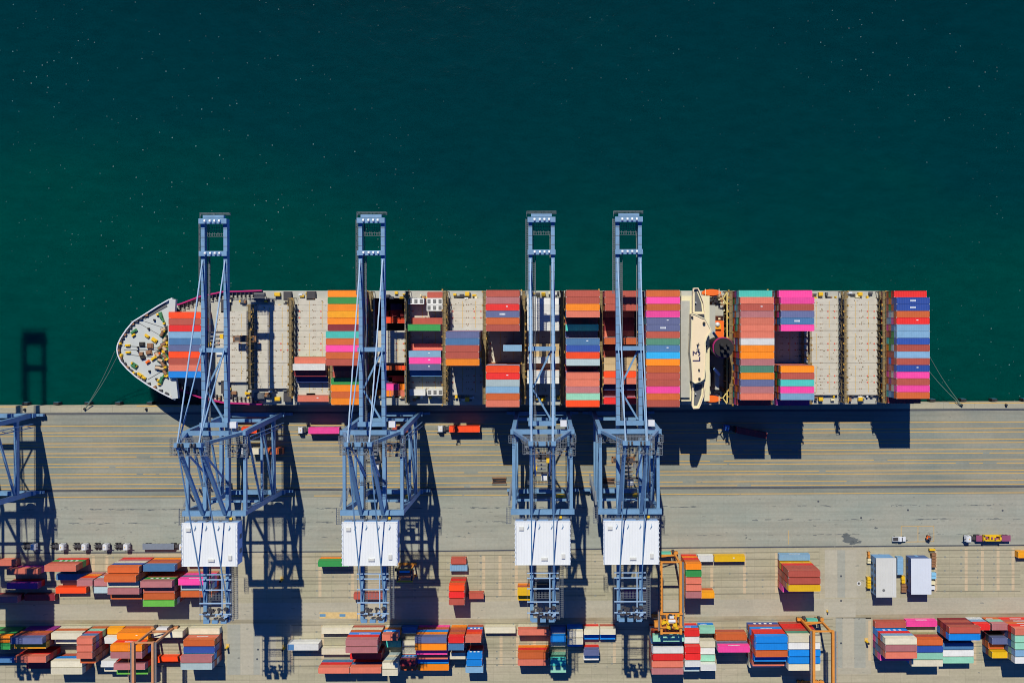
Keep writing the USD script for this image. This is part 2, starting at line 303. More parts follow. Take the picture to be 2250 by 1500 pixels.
# painted lane lines of the apron (y at x = 200), some worn through
LINES = [935.7, 950, 957.5, 973.8, 980.8, 995.7, 1003.6, 1018.5, 1025.8, 1041.4, 1048.4, 1064, 1072.6, 1091]
for i, y in enumerate(LINES):
    gaps = sorted(rng.sample(range(0, 2300, 60), 4)); x = -300
    m = MB()
    for gx in gaps + [2600]:
        if gx - x > 20:
            p, q = U(x, y - 0.0046 * (x - 200)), U(gx, y - 0.0046 * (gx - 200))
            m.sheet(LineString([p, q]).buffer(0.14, cap_style='flat'), 0.008)
        x = gx + rng.choice([0, 0, 14, 30])
    m.build('lane_line', M['mark_yellow'], apron)
m = MB()
for x0, x1 in ((-100, 60), (300, 420), (2085, 2400)):
    m.sheet(LineString([U(x0, 893.2 - .0038 * x0), U(x1, 893.2 - .0038 * x1)]).buffer(0.16, cap_style='flat'), 0.008)
m.build('edge_line', M['mark_yellow'], apron)
# crane rails in their grooves, drain lines
for y in (908.5, 1077.5):
    p, q = U(-300, y + 2.3), U(2600, y - 11)
    r = MB().sheet(LineString([p, q]).buffer(0.42, cap_style='flat'), 0.010).build('crane_rail', M['rail'], kind='structure')
    ang = math.atan2(q[1] - p[1], q[0] - p[0])
    MB().box(((p[0] + q[0]) / 2, (p[1] + q[1]) / 2, 0.05), (math.hypot(q[0] - p[0], q[1] - p[1]), 0.10, 0.08), ang).build('rail_head', M['steel'], r)
d = MB()
jj = yrow(JOIN2)
d.sheet(LineString(jj).buffer(0.28, cap_style='flat'), 0.012)
d.build('drain_channel', M['rail'], kind='structure')
srng = np.random.default_rng(5)
def fleck(m, px, py, L_, w_, z, ang=0.0):
    """A ragged smear on the paving."""
    x, y = U(px, py); n = 10; t = np.sort(srng.uniform(0, 2 * math.pi, n)); q = srng.uniform(.35, 1.0, n)
    c = np.c_[np.cos(t) * q * L_ / 2, np.sin(t) * q * w_ / 2]; a = THETA + ang
    g = Polygon([(x + u * math.cos(a) - v_ * math.sin(a), y + u * math.sin(a) + v_ * math.cos(a)) for u, v_ in c]).buffer(.02)
    if g.is_valid and g.area > .01: m.sheet(g, z)
d = MB(); zz = .0100
for base in (1120, 1150, 1183):
    for k in range(240 if base < 1180 else 90):
        px = srng.uniform(20, 2240); gate = meshkit.noise(np.array([[px / 90.0, base * 1.0, 0.5]]), 3)[0]
        if gate < .45: continue
        fleck(d, px, base - .005 * px + srng.normal(0, 1.0), srng.uniform(.6, 5.0), srng.uniform(.08, .5), zz, srng.normal(0, .02)); zz += .00001
d.build('tyre_marks', M['stain'], kind='stuff')
d = MB()
for k in range(420):
    px = srng.uniform(10, 2240); py = srng.choice([srng.uniform(912, 1085), srng.uniform(1085, 1205), srng.uniform(1215, 1480)])
    fleck(d, px, py, srng.uniform(.3, 2.6), srng.uniform(.15, .7), zz, srng.normal(0, .15)); zz += .000008
d.build('paving_stains', M['stain2'], kind='stuff')
# oil stains on the roadway
d = MB(); zz += .001
for px, py, r, k in ((1868, 1184, 2.6, 12), (1857, 1178, 1.6, 6), (1880, 1190, 1.6, 5), (1925, 1160, .7, 4), (1790, 1155, .5, 3), (1990, 1187, .7, 3), (2020, 1171, .4, 3), (330, 1120, .5, 3), (1640, 1180, .5, 4), (1480, 1215, .6, 4), (1250, 1190, .5, 3), (1030, 1170, .4, 3)):
    for _ in range(k):
        x, y = U(px + srng.normal(0, r * 3), py + srng.normal(0, r * 1.5)); a = srng.uniform(0, 6.28, 9); a.sort()
        rr = r * srng.uniform(.12, .5, 9)
        zz += 0.00004
        g = Polygon([(x + 1.6 * q * math.cos(t), y + q * math.sin(t)) for q, t in zip(rr, a)]).buffer(0.03)
        d.sheet(g, zz)
d.build('oil_stain', M['stain'], kind='stuff')
# yard slot strips
def slot(px, y0, y1, w=6.5): return MB().sheet(prect(px - w / 2, px + w / 2, y0, y1), 0.010)
for px, y0, y1 in ((703, 1238, 1310), (775, 1238, 1310), (1062.8, 1219, 1311), (1098.7, 1218, 1310), (1134.5, 1218, 1310), (1024, 1221, 1300), (1564, 1214, 1303), (1636, 1213, 1303), (1706, 1213, 1302), (2123, 1204, 1297), (2158.7, 1204, 1297), (2193, 1203, 1296), (2226, 1203, 1296), (2056, 1206, 1300),
    (235, 1221, 1262), (205, 1221, 1262), (1101, 1394, 1462), (1137, 1375, 1462), (1174, 1406, 1424), (1208, 1404, 1446), (1350, 1408, 1458), (776, 1372, 1460), (709, 1372, 1460), (1911, 1362, 1450), (1560, 1368, 1464), (1490, 1368, 1464), (1061, 1372, 1462), (640, 1372, 1460), (2142, 1405, 1460)):
    slot(px, y0, y1).build('slot_strip', M['mark_tan'], quay_m)
# rows of the slots: seams between the rows, pads where they meet the strips, a pair of guide rails half way
sm = MB(); pad = MB()
for blocks, y0f in ((((12, 500), (640, 1330), (1440, 1800), (2056, 2242)), lambda x: np.interp(x, (0, 1000, 1500, 2060), (1226, 1221.6, 1216.5, 1208.8))), (((12, 490), (640, 1400), (1425, 1830), (1917, 2242)), lambda x: np.interp(x, (0, 700, 1100, 1918), (1375.5, 1373, 1371, 1359.5)))):
    for xa, xb in blocks:
        for k in range(0, 7):
            pa, pb = U(xa, y0f(xa) + 15 * k - .8), U(xb, y0f(xb) + 15 * k - .8)
            sm.sheet(LineString([pa, pb]).buffer(.13 if k not in (0, 6) else .2, cap_style='flat'), .0140)
            for px in np.arange(xa + 20, xb, 36): 
                if srng.random() < .7: x, y = U(px, y0f(px) + 15 * k - .8); pad.box((x + srng.uniform(-.1, .1), y, .0085), (srng.uniform(.4, .9), srng.uniform(.35, .8), .016), THETA)
        for dk in (51.3, 53.6):
            pa, pb = U(xa, y0f(xa) + dk), U(xb, y0f(xb) + dk); sm.sheet(LineString([pa, pb]).buffer(.1, cap_style='flat'), .0145)
sm.build('row_seam', M['seam'], quay_m, kind='stuff'); pad.build('stacking_pad', M['stain2'], quay_m, kind='stuff')
# painted loading zone with two blue boxes, manholes, a white ring
zn = MB().sheet(prect(702, 790, 1344, 1358), 0.008).build('loading_zone', paint('zone_paint', (214, 182, 124), rough=.85, var=.2, grime=.8, scale=.8, grime_col=(180, 170, 145)), kind='structure')
for x in (702.5, 746):
    MB().sheet(prect(x, x + 13, 1348, 1354), 0.012).build('blue_box', paint('zone_blue', (92, 142, 176), rough=.8, grime=.5), zn)
for px, py in ((1848, 1265), (1848, 1319), (1848, 1412), (1887, 1281), (1995, 1190 - 70), (2203, 1121), (1798, 1101), (1892, 1137), (565, 1447), (567, 1426)):
    x, y = U(px, py); MB().cyl((x, y, 0), (x, y, 0.02), 0.42, 12).build('manhole_cover', M['rail'], kind='structure')
x, y = U(1887.5, 1281)
MB().sheet(Polygon([(x + 0.85 * math.cos(t), y + 0.85 * math.sin(t)) for t in np.arange(0, 6.28, .3)]).difference(Polygon([(x + .6 * math.cos(t), y + .6 * math.sin(t)) for t in np.arange(0, 6.28, .3)])), 0.012).build('painted_ring', M['white'], kind='structure')
d = MB()
for (x0, y0, x1, y1) in ((1980, 1155, 2017, 1155), (2017, 1155, 2052, 1155), (1980, 1190, 2052, 1189), (1980, 1155, 1980, 1190), (2017, 1155, 2017, 1190), (2052, 1155, 2052, 1189), (1733, 1165, 1733, 1195)):
    d.sheet(LineString([U(x0, y0), U(x1, y1)]).buffer(0.09), 0.008)
d.build('parking_line', M['mark_yellow'], apron)
# fenders and bollards along the quay edge
for i, px in enumerate((52, 120, 189, 256, 326, 395, 463, 2052, 2120, 2188, 2256)):
    py = 891.5 - .0038 * px
    x, y = U(px, py)
    t = thing('fender', ['black rubber fender on the quay wall, %s' % w for w in ('left of the far left crane shadow', 'right of the far left crane shadow', 'beside the bow mooring line', 'second right of the bow mooring line', 'nearest the ship bow', 'below the ship bow', 'under the first blue crane', 'at the ship stern', 'left of the far right pair', 'second from right edge', 'at the right edge')][i], 'fender', (x, y, -2.2), math.degrees(THETA), 'rubber fenders along the quay wall')
    MB().box((0, .75, 0), (2.1, 1.0, 2.8)).build('pad', M['black'], t)
    MB().box((0, 1.3, .2), (1.8, 0.12, 2.2)).build('face_panel', paint('fender_face', (40, 110, 130), rough=.6), t)
for i, (px, py) in enumerate(((187, 898), (322, 898.5), (55, 899.5), (2112, 889.5), (2210, 889.5))):
    x, y = U(px, py)
    t = thing('bollard', ['black mooring bollard holding the two bow lines', 'black mooring bollard on the quay edge nearest the ship bow', 'black mooring bollard beside the far left crane', 'black mooring bollard holding the stern lines', 'black mooring bollard at the right end of the quay'][i], 'bollard', (x, y, 0), 0, 'mooring bollards on the quay edge')
    MB().cyl((0, 0, 0), (0, 0, .12), .55, 12).build('base', M['black'], t)
    MB().cyl((0, 0, .12), (0, 0, .75), .28, 12).cyl((0, 0, .75), (0, 0, .95), .45, 12, .38).build('post', M['black'], t)
# ---------------------------------------------------------------- shipping containers
T = 2.60                                   # one tier
CLS = UsdGeom.Xform.Define(stage, '/World/container_kinds'); CLS.GetPrim().SetSpecifier(Sdf.SpecifierClass)
def corrugated(L, W, period, depth):
    """A trapezoid-ribbed sheet in the xy plane, ribs across x, facing +z."""
    n = max(2, int(L / period)); xs, zs = [], []
    for i in range(n):
        a = -L / 2 + L * i / n; p = L / n
        xs += [a, a + .30 * p, a + .5 * p, a + .80 * p]; zs += [0, 0, -depth, -depth]
    xs.append(L / 2); zs.append(0); k = len(xs)
    v = np.array([(x, y, z) for y in (-W / 2, W / 2) for x, z in zip(xs, zs)])
    f = []
    for i in range(k - 1): f += [[i, i + 1, k + i + 1], [i, k + i + 1, k + i]]
    return v, np.array(f)
def place(v, R, t): return v @ np.asarray(R, float).T + np.asarray(t, float)
kinds = {}
def container_kind(color, L, mark):
    key = (color, L, mark)
    if key in kinds: return kinds[key]
    name = f"{color}_{'long' if L > 9 else 'short'}" + ('_' + mark if mark else '')
    x = UsdGeom.Xform.Define(stage, f'/World/container_kinds/{name}'); kinds[key] = x.GetPath()
    m, W, h = cm(color), 2.438, 2.59
    f = MB()
    for sx in (-1, 1):
        for sy in (-1, 1): f.box((sx * (L / 2 - .08), sy * (W / 2 - .08), h / 2), (.16, .16, h))
        f.box((sx * (L / 2 - .06), 0, .10), (.12, W - .32, .20)); f.box((sx * (L / 2 - .06), 0, h - .07), (.12, W - .32, .14))
    for sy in (-1, 1):
        f.box((0, sy * (W / 2 - .05), .08), (L - .32, .10, .16)); f.box((0, sy * (W / 2 - .045), h - .05), (L - .32, .09, .10))
    f.build('frame', m, x)
    c = MB()
    for sx in (-1, 1):
        for sy in (-1, 1): c.box((sx * (L / 2 - .10), sy * (W / 2 - .09), h - .055), (.21, .19, .125))
    c.build('corner_casting', paint('casting_grey', (190, 188, 180), rough=.5, grime=.4), x)
    v, q = corrugated(L - .24, W - .18, 0.62, .035); MB().add(v + [0, 0, h - .035], q).build('roof', m, x)
    for sy in (-1, 1):
        v, q = corrugated(L - .32, h - .26, 0.42, .04)
        R = [[-sy, 0, 0], [0, 0, sy], [0, 1, 0]]
        MB().add(place(v, R, (0, sy * (W / 2 - .012), h / 2 + .03)), q).build('side_wall', m, x)
    v, q = corrugated(W - .32, h - .34, 0.35, .04)
    MB().add(place(v, [[0, 0, -1], [-1, 0, 0], [0, 1, 0]], (-L / 2 + .012, 0, h / 2 + .03)), q).build('end_wall', m, x)
    d = MB(); d.box((L / 2 - .05, .53, h / 2 + .03), (.05, 1.04, h - .34)); d.box((L / 2 - .05, -.53, h / 2 + .03), (.05, 1.04, h - .34)); d.build('door', m, x)
    d = MB()
    for y in (-.85, -.3, .3, .85): d.cyl((L / 2 - .01, y, .15), (L / 2 - .01, y, h - .15), .022, 6)
    d.build('lock_rod', paint('galvanised', (170, 172, 172), rough=.4), x)
    MB().box((0, 0, .12), (L - .3, W - .3, .06)).build('floor', M['chassis'], x)
    wp = paint('lettering_white', (236, 240, 240), rough=.5, grime=.1)
    k = MB()
    if mark == 'dash':
        for i in range(5): k.box((-.9 + .42 * i, 0, h - .026), (.30, .62, .02))
    elif mark == 'small': k.box((1.6, .3, h - .026), (.7, .3, .02))
    elif mark == 'side':                            # lettering along the upper long side
        for i in range(9 if L > 9 else 5): k.box((-1.9 + .5 * i, W / 2 + .006, h - .85), (.34, .02, .75))
    elif mark == 'blobs':
        n, st = (4, 2.1) if L > 9 else (3, 1.5)
        for i in range(n): k.box(((i - (n - 1) / 2) * st, W / 2 + .006, h - 1.2), (1.0 if L > 9 else .8, .02, 1.2))
    elif mark == 'bands':                            # white bars at the ends and a row along the top
        for i in range(12): k.box((-L / 2 + .7 + i * (L - 1.4) / 11, rng.uniform(-.3, .3), h - .026), (.55, rng.uniform(.5, 1.2), .02))
    if k.v: k.build('lettering', wp, x)
    if mark == 'blue_end':
        MB().box((-L / 2 + 1.3, 0, h - .02), (2.5, W - .02, .03)).build('painted_end', cm('steel_blue'), x)
    if mark == 'hood':                               # tank or reefer: fan housings
        q = MB()
        for i in range(3): q.box((-L / 2 + .9 + i * 2.1, 0, h + .0), (1.2, 1.5, .08))
        q.cyl((0.2, 0, h), (0.2, 0, h + .16), .35, 10); q.build('hatch_lid', M['steel'], x)
    return kinds[key]
C_NAME = dict(rust_orange='rust orange', royal_blue='royal blue', steel_blue='steel blue', light_blue='light blue', light_grey='pale grey', dark_blue='dark blue')
ORD = ['first', 'second', 'third', 'fourth', 'fifth', 'sixth', 'seventh', 'eighth', 'ninth', 'tenth', 'eleventh', 'twelfth', 'thirteenth', 'fourteenth', 'fifteenth', 'sixteenth', 'seventeenth']
count = {'ship': 0, 'yard': 0}
def container(color, L, loc, label, group, mark=None, rz=0.0):
    return thing('long_container' if L > 9 else 'short_container', label, 'shipping container', loc, rz, group, ref=container_kind(color, L, mark))
FILL = ['brick', 'rust_orange', 'salmon', 'maroon', 'brick', 'orange', 'blue', 'steel_blue', 'slate', 'pink', 'teal', 'green', 'light_grey', 'cream', 'red', 'mauve', 'brick', 'light_blue', 'rust_orange', 'magenta']
stuff = {'ship': MB(), 'yard': MB()}
def low_tier(which, color, L, loc, rz=0.0):
    """A container below the top tier: body panels set back inside a frame, in the shared mesh of the lower tiers."""
    col = lin(COL[color]) * K; m = stuff[which]; W, h = 2.438, 2.58
    a = math.radians(rz)
    def bx(c, d):
        x, y = rot2(c[0], c[1], a); m.box((loc[0] + x, loc[1] + y, loc[2] + c[2]), d, a, col)
    bx((0, 0, h / 2), (L - .10, W - .08, h - .10))
    for sx in (-1, 1):
        for sy in (-1, 1): bx((sx * (L / 2 - .08), sy * (W / 2 - .08), h / 2), (.16, .16, h))
    for sy in (-1, 1):
        bx((0, sy * (W / 2 - .03), .08), (L - .32, .06, .16)); bx((0, sy * (W / 2 - .03), h - .07), (L - .32, .06, .12))
tier_mat = usdkit.material(stage, '/World/Looks/container_tiers', {
    'c': ('attribute', {'attribute': 'tint'}), 'g': ('geometry', {}), 'n': ('noise_texture', {'scale': 1.1, 'detail': 5.0, 'roughness': 0.65}),
    'w': ('wave_texture', {'wave_type': 'bands', 'bands_direction': 'x', 'scale': 7.0}), 'r': ('map_range', {'from_min': .35, 'from_max': .7, 'to_min': .82, 'to_max': 1.08, 'clamp': True}),
    'v': ('vector_math', {'math_type': 'scale'}), 'bp': ('bump', {'strength': .5, 'distance': .04}), 'p': ('principled_bsdf', {'roughness': .55})},
    [('g.position', 'n.vector'), ('g.position', 'w.vector'), ('w.fac', 'bp.height'), ('bp.normal', 'p.normal'), ('n.fac', 'r.value'), ('c.color', 'v.vector1'), ('r.result', 'v.scale'), ('v.vector', 'p.base_color')], surface='p.BSDF')

# ---------------------------------------------------------------- the yard stacks
# column: (where, x of its left end on the ground, length, y of the first row's north edge, rows {row: (colours from the ground up, mark)})
YARD = [
 ('upper-yard column cut by the left edge', -22, 40, 1225, {1: ('salmon', 0)}),
 ('upper-yard column beside the left edge, under crane shadow', 32, 40, 1226, {2: ('pink salmon', 0), 4: ('red magenta', 0)}),
 ('lower maroon stack at the left edge of upper yard', -12, 40, 1226, {6: ('maroon mauve', 0)}),
 ('upper-yard column under the left crane shadow edge', 62, 40, 1226, {6: ('maroon', 0)}),
 ('upper-yard column with the tall salmon stack', 130, 40, 1225, {1: ('red green:blobs brick salmon', 0), 5: ('scarlet', 0)}),
 ('blue low pair beside the tall salmon stack', 131, 40, 1226, {3: ('steel_blue', 0)}),
 ('upper-yard first short column from left', 199.5, 20, 1226, {3: ('mauve orange scarlet mauve', 0)}),
 ('upper-yard second short column from left', 235.5, 20, 1226, {3: ('salmon mauve light_grey mauve', 0), 4: ('brick cream light_grey light_grey', 0)}),
 ('upper-yard six-high column left of the first crane house', 271.5, 40, 1224, {1: ('red mauve cream royal_blue rust_orange', 0), 2: ('salmon brick rust_orange salmon brick rust_orange', 0), 3: ('cream brick salmon blue cream', 0), 4: ('brick salmon mauve salmon mauve', 0), 5: ('brick maroon salmon rust_orange', 0)}),
 ('upper-yard column with the green bottom row', 340.5, 40, 1224.5, {1: ('orange brick rust_orange steel_blue', 0), 3: ('red salmon brick green:blobs mauve', 0), 4: ('brick orange brick salmon', 0), 5: ('blue red brick rust_orange', 0), 6: ('salmon brick cream lime', 0)}),
 ('upper-yard column under the first crane rear arm', 415, 40, 1224, {1: ('cream', 0), 3: ('salmon pink slate pink', 'side'), 4: ('red blue light_grey', 0), 5: ('brick salmon rust_orange', 0)}),
 ('upper yard left of the second crane house', 706, 40, 1223, {1: ('orange green', 0)}),
 ('upper yard under the second crane rear arm', 780, 40, 1223, {6: ('brick', 0)}),
 ('upper-yard short column right of the second crane', 992.5, 20, 1221.5, {1: ('brick', 0), 2: ('light_blue', 0), 4: ('brick red rust_orange scarlet', 0), 5: ('brick salmon brick red', 0), 6: ('salmon brick mauve brick', 0)}),
 ('upper yard beside the scarlet short stack', 1030, 20, 1222, {6: ('brick', 0)}),
 ('upper yard left of the third crane rear arm', 1138, 20, 1220.5, {5: ('orange brick yellow', 0), 6: ('brick yellow', 0)}),
 ('upper yard inside the third crane rear arm', 1176, 20, 1220, {5: ('charcoal', 0), 6: ('charcoal', 0)}),
 ('upper yard under the fourth crane rear arm', 1354, 40, 1220, {6: ('magenta', 0)}),
 ('upper-yard short stack right of the middle gantry', 1495.5, 20, 1217, {1: ('red orange red rust_orange orange', 0), 2: ('brick green salmon mint green', 0), 3: ('salmon brick mint red salmon', 0), 4: ('brick salmon mauve brick salmon', 0), 5: ('red mauve salmon brick mauve', 0)}),
 ('upper yard beside the short five-high stack', 1531, 20, 1216, {1: ('white', 0), 6: ('rust_orange amber', 0)}),
 ('upper yard alone right of the white short one', 1567, 40, 1216, {1: ('yellow', 'small')}),
 ('upper-yard six-high block left of the right cross road', 1708.5, 40, 1213.5, {1: ('light_blue', 'side'), 2: ('brick yellow red brick brick brick', 0), 3: ('mauve salmon brick brick red brick', 0), 4: ('salmon mauve brick salmon mauve yellow', 0), 5: ('salmon pink pink', 0)}),
 ('upper yard at the right edge', 2229.5, 20, 1208, {1: ('amber', 0)}),
 # lower yard
 ('lower-yard column cut by the left edge', -10, 40, 1376, {1: ('green green:bands green:bands orange', 0), 2: ('brick orange blue green', 0), 5: ('steel_blue', 0)}),
 ('lower-yard second column from left', 66.5, 40, 1374, {1: ('magenta magenta rust_orange brick slate', 0), 2: ('maroon brick brick amber', 0), 4: ('red brick red salmon', 0), 6: ('maroon', 0)}),
 ('lower-yard cream column third from left', 136, 40, 1374.5, {1: ('cream rust_orange cream', 0), 2: ('steel_blue cream', 0), 5: ('brick blue cream', 0), 6: ('brick salmon cream', 0)}),
 ('lower-yard short salmon column fourth from left', 206.5, 20, 1375, {1: ('rust_orange mint red steel_blue salmon', 0), 2: ('brick mauve brick magenta salmon', 0), 3: ('red brick salmon brick salmon', 0), 4: ('salmon mauve brick rust_orange', 0)}),
 ('lower-yard short white column left of the faded gantry', 243, 20, 1374, {1: ('amber', 0), 2: ('white white', 0), 5: ('steel_blue white white', 0), 6: ('brick cream', 0)}),
 ('lower-yard orange column left of the faded gantry', 277.5, 40, 1374.5, {1: ('rust_orange orange orange:small', 0), 2: ('brick orange amber red:side orange', 0), 3: ('salmon rust_orange blue brick mauve', 0), 5: ('rust_orange orange red mauve', 0), 6: ('brick orange lime', 0)}),
 ('lower yard under the faded gantry', 346, 40, 1376, {1: ('cream cream', 0), 5: ('scarlet', 0)}),
 ('lower-yard column right of the faded gantry', 420.5, 40, 1374, {1: ('cream', 0), 2: ('brick salmon:side rust_orange', 0), 3: ('brick slate royal_blue', 0), 4: ('brick rust_orange cyan mauve', 0), 5: ('salmon cream brick light_grey', 0)}),
 ('lower yard right of the left cross road', 640, 40, 1373.5, {3: ('white white', 'blue_end')}),
 ('lower yard left of the tall mauve stack', 710, 40, 1373, {1: ('cream', 0), 4: ('cream', 0), 6: ('steel_blue red salmon', 0)}),
 ('lower-yard tall mauve stack below the second crane', 778.5, 40, 1372.5, {1: ('brick cream rust_orange blue:side red mauve', 0), 2: ('mauve brick red salmon brick mauve', 0), 4: ('red mauve red', 0), 6: ('red steel_blue salmon', 0)}),
 ('lower-yard first short column right of the mauve stack', 850, 20, 1372, {1: ('cream orange blue:side salmon', 0), 3: ('teal', 0), 5: ('light_grey cream light_grey cream', 0), 6: ('cream light_grey cream cream', 0)}),
 ('lower-yard second short column right of the mauve stack', 886, 20, 1372, {1: ('steel_blue', 0), 3: ('cream', 0), 4: ('cream', 0), 5: ('red blue:blobs maroon', 0), 6: ('brick rust_orange', 0)}),
 ('lower-yard orange and slate column below the crane shadow', 922, 40, 1372, {1: ('pink rust_orange blue orange slate', 0), 2: ('brick slate orange blue orange', 0), 3: ('red blue brick pink', 0), 4: ('brick blue salmon', 0), 5: ('brick blue', 0), 6: ('red orange', 0)}),
 ('lower-yard red short column left of the cyan one', 993, 20, 1372, {1: ('orange rust_orange brick rust_orange red', 0), 2: ('brick salmon red brick steel_blue', 0), 4: ('cream steel_blue cream', 0)}),
 ('lower-yard short column with the cyan containers', 1029, 20, 1371.5, {1: ('brick blue:blobs red scarlet salmon', 0), 4: ('red brick blue', 'blobs'), 5: ('cyan red blue', 0), 6: ('blue brick light_blue', 0)}),
 ('lower yard alone right of the cyan column', 1066.5, 40, 1371.5, {1: ('cream', 0)}),
 ('lower yard below the third crane, left column', 1139, 40, 1371, {1: ('cream salmon', 0), 4: ('orange red rust_orange', 0), 5: ('brick scarlet salmon', 0)}),
 ('lower yard below the third crane, shaded short column', 1209.5, 20, 1371, {1: ('slate', 0), 2: ('white blue', 0), 3: ('cream', 0), 5: ('mint sage teal', 0), 6: ('teal lime mint', 0)}),
 ('lower yard second short column below the third crane', 1246, 20, 1370.5, {1: ('blue blue cream', 0), 2: ('brick cream cream', 0), 3: ('blue', 0)}),
 ('lower yard third short column below the third crane', 1281.5, 20, 1370, {1: ('red cream', 0), 2: ('blue', 0), 4: ('red slate', 0), 5: ('white', 0)}),
 ('lower yard fourth short column below the third crane', 1317, 20, 1370, {1: ('brick cream', 0), 2: ('blue', 0)}),
 ('lower-yard mint-topped column below the middle gantry', 1425.5, 40, 1369, {1: ('brick cream rust_orange maroon mint', 0), 2: ('cream white steel_blue', 0), 3: ('red cream brick white', 0), 4: ('salmon brick cream red', 0), 5: ('brick salmon mauve salmon', 0), 6: ('mauve cream brick mauve', 0)}),
 ('lower-yard short column right of the mint-topped one', 1496, 20, 1368, {1: ('red blue:side red', 0), 2: ('cream brick white', 0), 3: ('salmon cream brick red', 0), 4: ('cream brick salmon red', 0), 5: ('brick salmon mauve white', 0), 6: ('brick red light_grey', 0)}),
 ('lower-yard second short column right of the mint-topped one', 1532, 20, 1367, {1: ('blue:side mint', 0), 3: ('cream cream', 0), 4: ('brick white', 0), 5: ('cream mint', 0), 6: ('brick cream white', 0)}),
 ('lower yard left of the tall blue stack', 1567, 40, 1367, {2: ('brick rust_orange', 0), 3: ('brick cream slate pink', 'side')}),
 ('lower-yard tall blue stack', 1640, 40, 1366, {1: ('royal_blue:blobs brick blue:side red red blue', 0), 2: ('cream steel_blue brick red slate blue', 0), 3: ('brick red cream mauve salmon rust_orange', 0), 4: ('cream brick salmon red blue', 0), 5: ('brick cream salmon salmon', 0), 6: ('cream cream', 0)}),
 ('lower-yard tall stack under the right gantry', 1708.5, 40, 1364.5, {1: ('brick red red brick sage:bands cream', 0), 2: ('cream red brick cream slate white', 0), 3: ('brick steel_blue cream red cream blue', 0), 4: ('cream brick red cream slate blue', 0), 5: ('cream mauve cream brick steel_blue cream', 0)}),
 ('lower-yard five-high stack right of the right cross road', 1917.5, 40, 1360, {1: ('brick', 0), 2: ('blue blue:blobs red light_blue cream', 0), 3: ('pink light_blue brick mauve mauve', 0), 4: ('magenta steel_blue slate mauve salmon', 0), 5: ('steel_blue mauve pink', 0)}),
 ('lower-yard three-high stack with the lone pink one', 1985.5, 40, 1357.5, {1: ('pink', 'side'), 3: ('khaki brick rust_orange', 0), 4: ('slate brick royal_blue', 0), 5: ('cream red mint', 0), 6: ('mint blue cream', 0)}),
 ('lower-yard brick and white stack near the right edge', 2058.5, 40, 1356.5, {1: ('maroon brick maroon brick', 0), 2: ('blue mauve brick blue', 0), 4: ('dark_blue steel_blue', 0), 5: ('brick white', 0), 6: ('cream mint', 0)}),
 ('lower-yard short red stack near the right edge', 2120.5, 20, 1355, {1: ('white light_blue red', 0)}),
 ('lower-yard short slate-and-yellow column near right edge', 2157.5, 20, 1355, {1: ('rust_orange:side mint mauve', 0), 3: ('maroon charcoal slate', 0), 4: ('brick rust_orange', 0), 5: ('steel_blue maroon yellow', 0)}),
 ('lower-yard five-high column cut by the right edge', 2191.5, 40, 1355, {1: ('red:side brick:side rust_orange:side red:side salmon', 0), 2: ('brick mauve slate brick mint', 0), 3: ('maroon brick slate steel_blue mint', 0), 4: ('teal brick steel_blue mint light_blue', 0), 5: ('cream brick mauve khaki white', 0)}),
]
RZ = math.degrees(THETA)
low = []
for where, xg, size, yn, rows in YARD:
    L = 12.192 if size == 40 else 6.058
    for row, (colours, mark) in sorted(rows.items()):
        cs = colours.split()
        x0, y0 = U(xg, yn + 15.0 * (row - 1))
        cx, cy = x0 + L / 2 + rng.uniform(-.05, .05), y0 - 1.22
        for k, c in enumerate(cs):
            c, _, mk = c.partition(':')
            loc = (cx + rng.uniform(-.04, .04), cy + rng.uniform(-.03, .03), T * k + .01)
            if k == len(cs) - 1:
                mk = mk or mark or None
                lab = f"{C_NAME.get(c, c)} container, {ORD[row - 1]} row, {where}"
                container(c, L, loc, lab, 'containers stacked in the yard', mk, RZ); count['yard'] += 1
            else:
                low.append((c, L, loc, mk, row, k, where, cs, rows))
# faces of lower tiers that the photo shows clearly become containers of their own
keep = []
for c, L, loc, mk, row, k, where, cs, rows in low:
    north = rows.get(row - 1)
    shown = k >= (len(north[0].split()) if north else 0)
    if shown and (mk or L > 9): keep.append((c, L, loc, mk, row, k, where))
    else: low_tier('yard', c, L, loc, RZ)
keep.sort(key=lambda q: -(q[5] + (9 if q[3] else 0)))
for i, (c, L, loc, mk, row, k, where) in enumerate(keep):
    if mk or (i < 45 and L > 9 and False):
        container(c, L, loc, f"{C_NAME.get(c, c)} container, {ORD[k]} tier, {ORD[row - 1]} row, {where}", 'containers stacked in the yard', mk or None, RZ); count['yard'] += 1
    else: low_tier('yard', c, L, loc, RZ)
stuff['yard'].build('stacked_containers', tier_mat, None, 'lower tiers of the container stacks in the yard', 'stuff')
